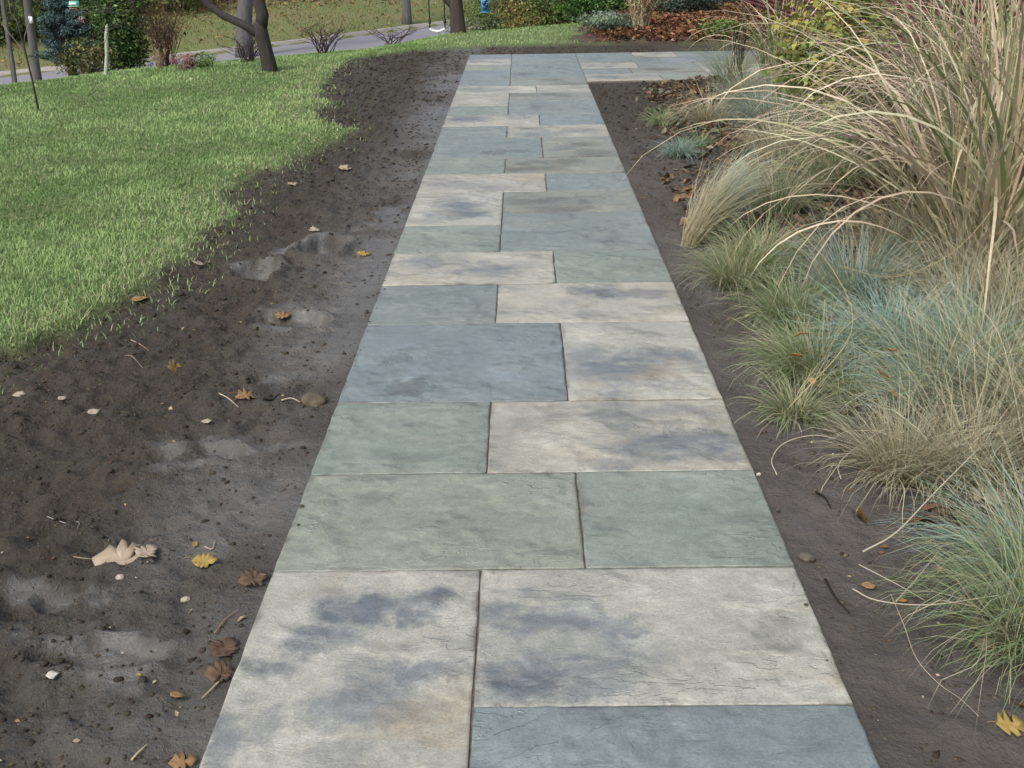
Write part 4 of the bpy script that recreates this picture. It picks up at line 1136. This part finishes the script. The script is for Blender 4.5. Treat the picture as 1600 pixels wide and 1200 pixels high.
cu = bpy.data.curves.new('stop_lettering', 'FONT'); cu.body = 'STOP'; cu.size = .27; cu.align_x = 'CENTER'; cu.align_y = 'CENTER'; cu.extrude = .002
cu.materials.append(wht)
tc_ = bpy.data.objects.new('stop_lettering_curve', cu); COL.objects.link(tc_)
bpy.context.view_layer.update()
me_ = bpy.data.meshes.new_from_object(tc_.evaluated_get(bpy.context.evaluated_depsgraph_get()))
bpy.data.objects.remove(tc_, do_unlink=True); bpy.data.curves.remove(cu)
tx = bpy.data.objects.new('stop_lettering', me_); COL.objects.link(tx); tx.parent = po_
nn_ = Vector((math.sin(yaw), -math.cos(yaw), 0))
tx.matrix_local = Matrix.Translation(Vector(so_c)+nn_*.0075) @ Matrix(((math.cos(yaw), 0, nn_.x, 0), (math.sin(yaw), 0, nn_.y, 0), (0, 1, 0, 0), (0, 0, 0, 1)))

# trees across the road
def tree(px, py, yy, r, top, label, mat=GREYBARK, H=6, group='trees across the road', seed=0, crown=None, cat='tree', forks=2):
    rg = np.random.default_rng(seed+900)
    x, y, _ = along(px, py, yy); z = ground_z(x, y)
    root = thing('tree', (x, y, z), label, cat, group)
    mb = MB()
    t_ = np.linspace(0, 1, 8)
    tp = along(*top, yy) if isinstance(top, tuple) else (x+top, y, z+1)
    lean = (tp[0]-x)/(tp[2]-z)
    P = np.stack([lean*(-.2+t_*H*.55)+rg.normal(0, r*.12, 8), rg.normal(0, r*.1, 8), -.2+t_*H*.55], -1)
    tube(mb, P, r*np.array([1.35, 1.08, .98, .93, .9, .85, .8, .72]), 10); mb.build('trunk', mat, root, True)
    mb = MB()
    for k in range(forks):
        d0 = np.array([rg.normal(0, .5), rg.normal(0, .5), 1.]); d0 /= np.linalg.norm(d0)
        mb = MB(); twigs(mb, P[-1], d0, H*.18, r*.6, 3, rg, None, .1)
        mb.build('branches', mat, root)
    if crown:
        k = 900; pos = P[-1]+rg.normal(0, 1, (k, 3))*np.array([H*.18, H*.18, H*.14])+np.array([0, 0, H*.25])
        mb = MB(); leaves(mb, pos, rg.normal(0, 1, (k, 3)), .22*rg.uniform(.6, 1.2, k), pick(crown, k, .2, rg), .55, rg); mb.build('crown', PLANT, root)
    return root
AUT = [(.3, .22, .06), (.24, .12, .05), (.2, .2, .07)]
tree(380, 55, 33, .25, (381, 0), 'thick grey trunk on the far bank behind the forked tree', seed=1, H=8, crown=AUT)
tree(636, 33, 41, .17, (634, 0), 'grey trunk on the far bank near the swing', seed=2, H=7, crown=AUT)
x48 = tree(55, 118, 25.5, .11, (43, 0), 'broad grey trunk with a white tag before the road', seed=3, H=7)
tree(24, 138, 20.5, .042, (5, 0), 'slender pale leaning trunk with a thin side twig', seed=4, H=5, forks=3)
tree(8, 70, 24, .03, (2, 0), 'thin pale trunk leaning across the leaning one', seed=5, H=5)
xx_, yy_, zz2 = along(48, 31, 25.27)
mb = MB(); boxm(mb, (0, 0, 0), (.085, .02, .16)); tgo = mb.build('trunk_tag', wht, x48); tgo.location = (xx_-x48.location.x, yy_-x48.location.y, zz2-x48.location.z)
for q, (px, py, yy, r_, lab, mt) in enumerate([
    (505, 4, 57, .2, 'dark trunk in the wood edge nearest the gap above the lone shrub', DARKBARK),
    (430, 10, 55, .18, 'dark trunk in the wood edge behind the forked tree', DARKBARK),
    (290, 18, 50, .2, 'brown trunk in the wood edge beyond the twiggy red bush', BARK),
    (225, 18, 46, .22, 'dark trunk behind the dense green bush', DARKBARK),
    (560, 3, 58, .22, 'brown trunk in the wood edge above the bank', BARK),
    (470, 6, 60, .16, 'slim grey trunk in the wood edge', GREYBARK),
    (345, 14, 52, .15, 'slim dark trunk in the wood edge by the thick grey trunk', DARKBARK),
    (75, 40, 44, .16, 'dark trunk among brush behind the blue spruce', DARKBARK)]):
    tree(px, py, yy, r_, float(rng.normal(0, .03)), lab, mt, 8, seed=30+q, crown=AUT if q % 2 else None)
# undergrowth at the wood edge, bush by bush
UB = 'undergrowth bushes at the wood edge'
UC = {'dull green': [(.06, .09, .03), (.10, .13, .04), (.04, .06, .02)], 'yellow green': [(.17, .19, .05), (.11, .14, .04), (.22, .22, .07)],
      'red brown': [(.14, .06, .04), (.2, .09, .05), (.08, .04, .03)], 'grey brown': [(.12, .10, .08), (.17, .15, .12), (.07, .06, .05)],
      'dark olive': [(.05, .06, .025), (.08, .08, .03)]}
for q, (px, py, yy, rx, h, kind, where) in enumerate([
    (10, 70, 37, 2., 2.4, 'grey brown', 'by the slender leaning trunk'), (60, 58, 39, 1.8, 2.4, 'dull green', 'behind the broad trunk with a tag'),
    (-30, 80, 35, 2., 2.2, 'dull green', 'at the far end of the road'), (130, 38, 41, 1.8, 2.6, 'dark olive', 'behind the spruce'),
    (185, 30, 43, 2., 3, 'yellow green', 'above the dense green bush'), (235, 28, 44, 1.7, 2.6, 'grey brown', 'above the twiggy red bush'),
    (270, 32, 43, 1.5, 2.2, 'yellow green', 'above the twiggy red bush'), (310, 24, 47, 1.6, 2., 'dull green', 'before the brown litter'),
    (350, 16, 56, 1.8, 2.2, 'red brown', 'beside the thick grey trunk'), (420, 8, 60, 1.8, 2.4, 'dark olive', 'over the forked tree'),
    (480, 3, 63, 1.8, 2.2, 'red brown', 'over the lone leafless shrub'), (540, 1, 64, 2, 2.4, 'dark olive', 'past the lone leafless shrub'),
    (600, -1, 64, 1.8, 2.4, 'red brown', 'over the grey trunk near the swing'), (30, 92, 36, 1.2, 1.2, 'yellow green', 'low on the far kerb'),
    (90, 84, 37.5, 1.1, 1.3, 'dull green', 'low on the far kerb by the spruce'), (400, 4, 66, 2, 2.6, 'dull green', 'deep in the wood')]):
    x_, y_, z_ = along(px, py, yy)
    shrub('undergrowth_bush', px, py, 0, f'{kind} undergrowth bush {where}', 'bush', rx, rx, h, UC[kind], 2600, .17, 50, 14, loc=(x_, y_), group=UB, seed=q+60, base=.0)
# ------------------------------------------------------------------ fallen leaves lying one by one
def lobed(n_l, depth, rg, elong=1.4):
    pts = []
    side = [(.0, .04)]
    for k in range(n_l):
        f0 = .16+.7*(k+.1)/n_l; f1 = .16+.7*(k+.55)/n_l
        wv = math.sin(math.pi*(.2+.7*(k+.5)/n_l))
        side += [(f0, wv*(.5-depth)*rg.uniform(.8, 1.2)), (f1-.03, wv*.5*rg.uniform(.8, 1.1)), (f1+.06, wv*.44*rg.uniform(.8, 1.1))]
    side.append((1., .0))
    L_ = [(a, b) for a, b in side]; R_ = [(a, -b*rg.uniform(.8, 1.1)) for a, b in side[1:-1]][::-1]
    return np.array(L_+R_)-np.array([.5, 0])
def fallen(px, py, size, col, label, kind='oak', rz=0., curl=.25, z_up=.012, tilt=0., seed=0, group='fallen leaves on the soil'):
    rg = np.random.default_rng(seed+300)
    O = lobed({'oak': 4, 'maple': 3, 'plain': 1}[kind], {'oak': .19, 'maple': .30, 'plain': .12}[kind], rg)
    O = O*np.array([1., .95 if kind != 'plain' else .75])*size
    n = len(O)
    mids = np.stack([O[:, 0]*.55, O[:, 1]*.45], -1)
    V2 = np.concatenate([O, mids, [[0, 0]]])
    fold = np.abs(V2[:, 1])/size
    zc = .6*curl*size*(fold*.7+1.6*(V2[:, 0]/size+.1)**2*rg.uniform(.2, 1.)*np.sign(rg.uniform(-.3, 1))+rg.normal(0, .09, len(V2)))
    V = np.c_[V2, zc]
    j = np.arange(n); k = (j+1) % n
    Vb = V-np.array([0, 0, .0012])
    F4 = np.stack([j, k, n+k, n+j], -1); F3 = np.stack([n+j, n+k, np.full(n, 2*n)], -1)
    o2 = 2*n+1
    fs = [np.concatenate([F4, F4[:, ::-1]+o2, np.stack([j, j+o2, k+o2, k], -1)]), np.concatenate([F3, F3[:, ::-1]+o2])]
    cv = np.clip(np.array(col)*(1+rg.normal(0, .1, (len(V)*2, 1))), 0, 1)
    x, y = at(px, py)
    o = mk('fallen_leaf', np.concatenate([V, Vb]), fs, DRY, None, True, cv)
    o.location = (x, y, ground_z(x, y)+z_up)
    o.rotation_euler = (tilt, tilt*.4, rz)
    mbs = MB(); tube(mbs, [(-size*.5, 0, curl*size*.55), (-size*.62, size*.02, curl*size*.4), (-size*.78, size*.06, curl*size*.3)], [size*.012, size*.01, size*.008], 4, np.array(col)*.7)
    mbs.build('leaf_stalk', STEM, o)
    return tag(o, label, 'leaf', group)
TANL, GOLD, ORNG, BRWN, PALE, RUS = (.40, .32, .235), (.36, .26, .085), (.27, .165, .08), (.13, .085, .058), (.40, .35, .27), (.115, .075, .055)
LV = [
 (190, 868, .20, TANL, 'largest pale tan oak leaf flat on the mud', 'oak', .12, .1),
 (228, 858, .09, TANL, 'torn tan leaf piece touching the largest oak leaf', 'oak', 1.2, .25),
 (318, 866, .085, GOLD, 'curled golden leaf on wet mud beside the olive slab', 'oak', .1, .5),
 (385, 622, .10, ORNG, 'crumpled orange brown leaf near the muddy stone', 'maple', .5, .5),
 (272, 572, .10, GOLD, 'yellow brown leaf standing curled in the middle of the mud', 'maple', 1.1, .6),
 (312, 416, .09, TANL, 'pinkish tan leaf by the footprint puddle', 'maple', 1.5, .3),
 (490, 357, .09, PALE, 'pale tan leaf just above the upper footprint', 'oak', .1, .3),
 (218, 464, .1, ORNG, 'long orange leaf at the grass edge', 'plain', .3, .4),
 (147, 645, .06, PALE, 'cream leaf bit lying alone below the grass edge', 'plain', .8, .4),
 (323, 661, .045, PALE, 'tiny cream petal in the open mud', 'plain', .4, .3),
 (98, 624, .05, PALE, 'small whitish leaf under the grass edge', 'plain', 1.2, .3),
 (32, 618, .07, PALE, 'pale folded leaf scrap beside the lawn corner', 'plain', .2, .6),
 (395, 905, .10, BRWN, 'dark brown curled leaf touching the slab corner', 'oak', .6, .7),
 (350, 1010, .10, RUS, 'long wilted rust leaf heap along the slab side', 'oak', 1.2, .6),
 (345, 1050, .09, BRWN, 'crumpled brown leaf below the wilted rust one', 'oak', .4, .7),
 (82, 1053, .036, (.6, .58, .52), 'white torn leaf scrap on smooth grey mud', 'plain', .5, .4),
 (275, 1080, .05, ORNG, 'small orange tan leaf low on the mud', 'plain', 2.6, .3),
 (285, 1190, .07, ORNG, 'orange leaf at the bottom beside the slab', 'maple', .3, .5),
 (540, 263, .12, TANL, 'buff leaf high on the dark soil', 'oak', .2, .4),
 (568, 395, .09, GOLD, 'yellow leaf close to the path edge above the wet flat', 'oak', .2, .4),
 (440, 484, .09, ORNG, 'orange leaf on the pale silt patch', 'maple', .1, .4),
 (457, 288, .09, TANL, 'tan leaf near the ragged grass edge', 'oak', .9, .4),
 (1318, 700, .11, RUS, 'red brown leaf standing upright by the curled white stem', 'maple', 1.5, .7),
 (1358, 912, .05, ORNG, 'small flat orange leaf on the trodden soil', 'plain', .1, .2),
 (1577, 1134, .085, GOLD, 'bright yellow leaf lowest on the soil', 'maple', .2, .5),
 (1530, 845, .13, PALE, 'pale buff leaf among grass blades', 'oak', 2.3, .4),
 (1545, 775, .16, TANL, 'tan oak leaf in front of the tall fescue', 'oak', .6, .4),
 (1590, 730, .17, ORNG, 'orange tan oak leaf deep in the tall fescue', 'oak', 1.4, .5),
 (1520, 735, .10, RUS, 'rust leaf in the shadow of straw fescue', 'oak', 2., .6),
 (1470, 800, .08, RUS, 'reddish leaf at the bare soil margin', 'oak', .3, .5),
 (1575, 650, .13, ORNG, 'amber leaf half hidden beneath dry blades', 'maple', .9, .5),
 (1215, 480, .10, ORNG, 'orange leaf pressed under the green clump', 'plain', .7, .3),
 (1080, 297, .16, ORNG, 'orange leaf on the dark mulch', 'oak', .4, .3),
]
for i_, (px, py, s_, c_, lab, kd, rz_, cu_) in enumerate(LV):
    fallen(px, py, s_*.92, c_, lab, kd, rz_, cu_, seed=i_, tilt=(.9 if 'upright' in lab or 'standing' in lab else abs(rng.normal(0, .12))+.12))
# leaves caught in the fescue
for i_, (px, py, zz_, s_, c_, lab) in enumerate([
    (1250, 522, .17, .075, (.40, .25, .11), 'upper round amber leaf caught on the green fescue'), (1244, 556, .16, .07, (.42, .24, .1), 'lower round amber leaf caught on the green fescue'),
    (1380, 586, .24, .065, (.30, .14, .06), 'brown curled leaf caught on the widest blue fescue'), (1398, 617, .2, .05, (.36, .22, .1), 'small amber leaf below the brown curled one'),
    (1270, 596, .12, .05, (.38, .26, .13), 'faded leaf resting on the drooping tuft'), (1392, 548, .27, .055, (.3, .2, .1), 'brown leaf high in the blue fescue')]):
    x_, y_ = at(px, py, zz_)
    o = fallen(px, py, s_, c_, lab, 'plain', rng.uniform(0, 3), .6, seed=80+i_, tilt=.5, group='leaves caught in the grass')
    o.location = (x_, y_, zz_)

# ------------------------------------------------------------------ stones, twigs, stray stems
def stone(px, py, s, col, label, flat=.6, seed=0):
    rg = np.random.default_rng(seed+60)
    import bmesh
    bm = bmesh.new(); bmesh.ops.create_icosphere(bm, subdivisions=3, radius=1)
    V = np.array([v.co[:] for v in bm.verts]); F = np.array([[v.index for v in f.verts] for f in bm.faces]); bm.free()
    k = 1+.22*fbm(V[:, 0]*1.3+seed*3, V[:, 1]*1.3+V[:, 2]*.9, 1.4, 4, seed)+.2*fbm(V[:, 2]*1.5+9, V[:, 0]+V[:, 1], 2.3, 3, seed+4)
    V = V*k[:, None]*s*np.array([1.25, 1., flat])
    x, y = at(px, py)
    cv = np.clip(np.array(col)*(1+.5*fbm(V[:, 0]/s, V[:, 1]/s+V[:, 2]/s, 3, 3, seed)[:, None]), .01, 1)
    o = mk('stone', V, F, STEM, None, True, cv); o.location = (x, y, ground_z(x, y)+s*flat*.45); o.rotation_euler = (0, 0, rg.uniform(0, 6))
    return tag(o, label, 'stone', 'stones and lumps on the soil')
stone(490, 622, .044, (.10, .083, .058), 'muddy tan lump against the corner of the long blue grey slab', .75, 1)
stone(287, 916, .011, (.34, .31, .24), 'small round cream pebble on the wet mud', .7, 2)
stone(186, 896, .010, (.42, .34, .3), 'pinkish white pebble below the largest oak leaf', .8, 3)
stone(1186, 737, .007, (.45, .42, .36), 'tiny white pebble at the slab corner', .8, 5)
stone(1260, 868, .02, (.10, .085, .07), 'dark soil lump beside the green slab', .8, 6)
stone(1300, 662, .03, (.07, .058, .047), 'dark lump of soil below the drooping tuft', .6, 9)

def stick(name, pix, r, col, label, cat, lift=.008, group=None):
    P = []
    for a in pix:
        z = a[2] if len(a) > 2 else None
        x, y = at(a[0], a[1], z or 0)
        P.append((x, y, z if z is not None else ground_z(x, y)+lift))
    P = np.array(P); c = P[0].copy()
    # resample smoothly
    t = np.linspace(0, len(P)-1, (len(P)-1)*5+1); i = np.minimum(t.astype(int), len(P)-2); f = (t-i)[:, None]
    pm = np.vstack([2*P[0]-P[1], P, 2*P[-1]-P[-2]])
    a, b, cc, dd = pm[i], pm[i+1], pm[i+2], pm[i+3]
    Q_ = .5*((2*b)+(-a+cc)*f+(2*a-5*b+4*cc-dd)*f**2+(-a+3*b-3*cc+dd)*f**3)
    mb = MB(); tube(mb, Q_-c, np.linspace(r, r*.5, len(Q_)), 5, col)
    o = mb.build(name, STEM); o.location = c
    return tag(o, label, cat, group)
W_, D_ = (.40, .36, .28), (.02, .017, .015)
stick('twig', [(1290, 900), (1306, 930), (1328, 955)], .004, D_, 'black forked twig on the soil beside the tan slab', 'twig')
stick('twig', [(1276, 765), (1288, 780), (1298, 795)], .0045, D_, 'short black twig beside the green slab', 'twig')
stick('twig', [(1165, 498), (1190, 487), (1216, 476)], .006, (.48, .42, .28), 'snapped straw stalk jutting onto the soil', 'twig', .03)
stick('grass_stem', [(1214, 742, .0), (1206, 718, .01), (1226, 692, .03), (1275, 680, .06), (1332, 693, .08)], .0022, W_, 'curled white grass stem looping over bare soil', 'stem')
stick('grass_stem', [(1314, 748, .01), (1310, 728, .02), (1330, 705, .06), (1390, 665, .12)], .0022, W_, 'white stem hooking down beside the red brown leaf', 'stem')
stick('grass_stem', [(1348, 862, .01), (1400, 832, .05), (1460, 770, .12), (1530, 700, .2)], .003, W_, 'long straight pale stem pointing at the green slab', 'stem')
stick('grass_stem', [(1332, 920, .01), (1370, 938, .02), (1450, 945, .05), (1560, 930, .1)], .0024, W_, 'pale stem lying almost level above the yellow leaf', 'stem')
stick('grass_stem', [(1342, 882, .01), (1400, 912, .01), (1445, 938, .01)], .0018, W_, 'short pale stem crossing the level one', 'stem')
stick('grass_stem', [(1400, 940, .02), (1440, 895, .04), (1475, 850, .07)], .002, (.36, .31, .24), 'grey stem crossing toward the big fescue', 'stem')
stick('root', [(1392, 930), (1412, 975), (1432, 1030), (1470, 1062), (1500, 1085), (1530, 1115)], .0016, (.33, .28, .22), 'long thin pale root winding down to the yellow leaf', 'root')
stick('twig', [(345, 1058), (322, 1080), (315, 1086)], .003, (.36, .3, .2), 'straw coloured twig end touching the slab side', 'twig')
stick('twig', [(335, 985), (352, 962), (372, 950)], .003, (.22, .14, .1), 'reddish twig over the wilted leaf heap', 'twig')
stick('twig', [(205, 1185), (216, 1177), (230, 1165)], .003, (.4, .33, .22), 'straw twig near the bottom orange leaf', 'twig')
stick('twig', [(72, 798), (100, 804), (122, 810), (120, 826)], .0015, (.3, .3, .28), 'thin bent grey stem on the dark rough soil', 'twig')
stick('root', [(202, 521), (218, 531), (232, 545)], .003, (.3, .22, .17), 'hooked pinkish root above the curled yellow leaf', 'root')
stick('root', [(195, 553), (208, 562), (222, 568)], .002, (.3, .22, .17), 'small pinkish root below the hooked one', 'root')
stick('twig', [(343, 618), (358, 628), (372, 632)], .003, (.42, .36, .27), 'thin pale stick beside the crumpled orange brown leaf', 'twig')
stick('twig', [(440, 624), (455, 621), (468, 623)], .004, (.4, .34, .25), 'pale stick end beside the muddy lump', 'twig')
stick('twig', [(412, 625), (424, 622), (437, 616)], .006, D_, 'dark stick between the orange leaf and the muddy lump', 'twig')
stick('twig', [(318, 845), (330, 848), (335, 838)], .003, (.32, .25, .16), 'small straw cross above the curled golden leaf', 'twig')
# long loose stalks over the fescue
for q, (pix, c_, lab) in enumerate([
    ([(1230, 640, .05), (1330, 520, .3), (1300, 420, .5), (1225, 340, .62)], (.42, .36, .2), 'long straw stalk crossing the green fescue'),
    ([(1600, 690, .15), (1560, 520, .35), (1490, 445, .42)], (.5, .44, .33), 'pale stalk bending over loose dry fescue'),
    ([(1590, 275, .6), (1500, 385, .45), (1400, 432, .4), (1310, 415, .45)], (.44, .36, .2), 'long tan stalk sagging under the arching grass'),
    ]):
    stick('grass_stem', pix, .0016, c_, lab, 'stem')

S.render.engine = 'CYCLES'
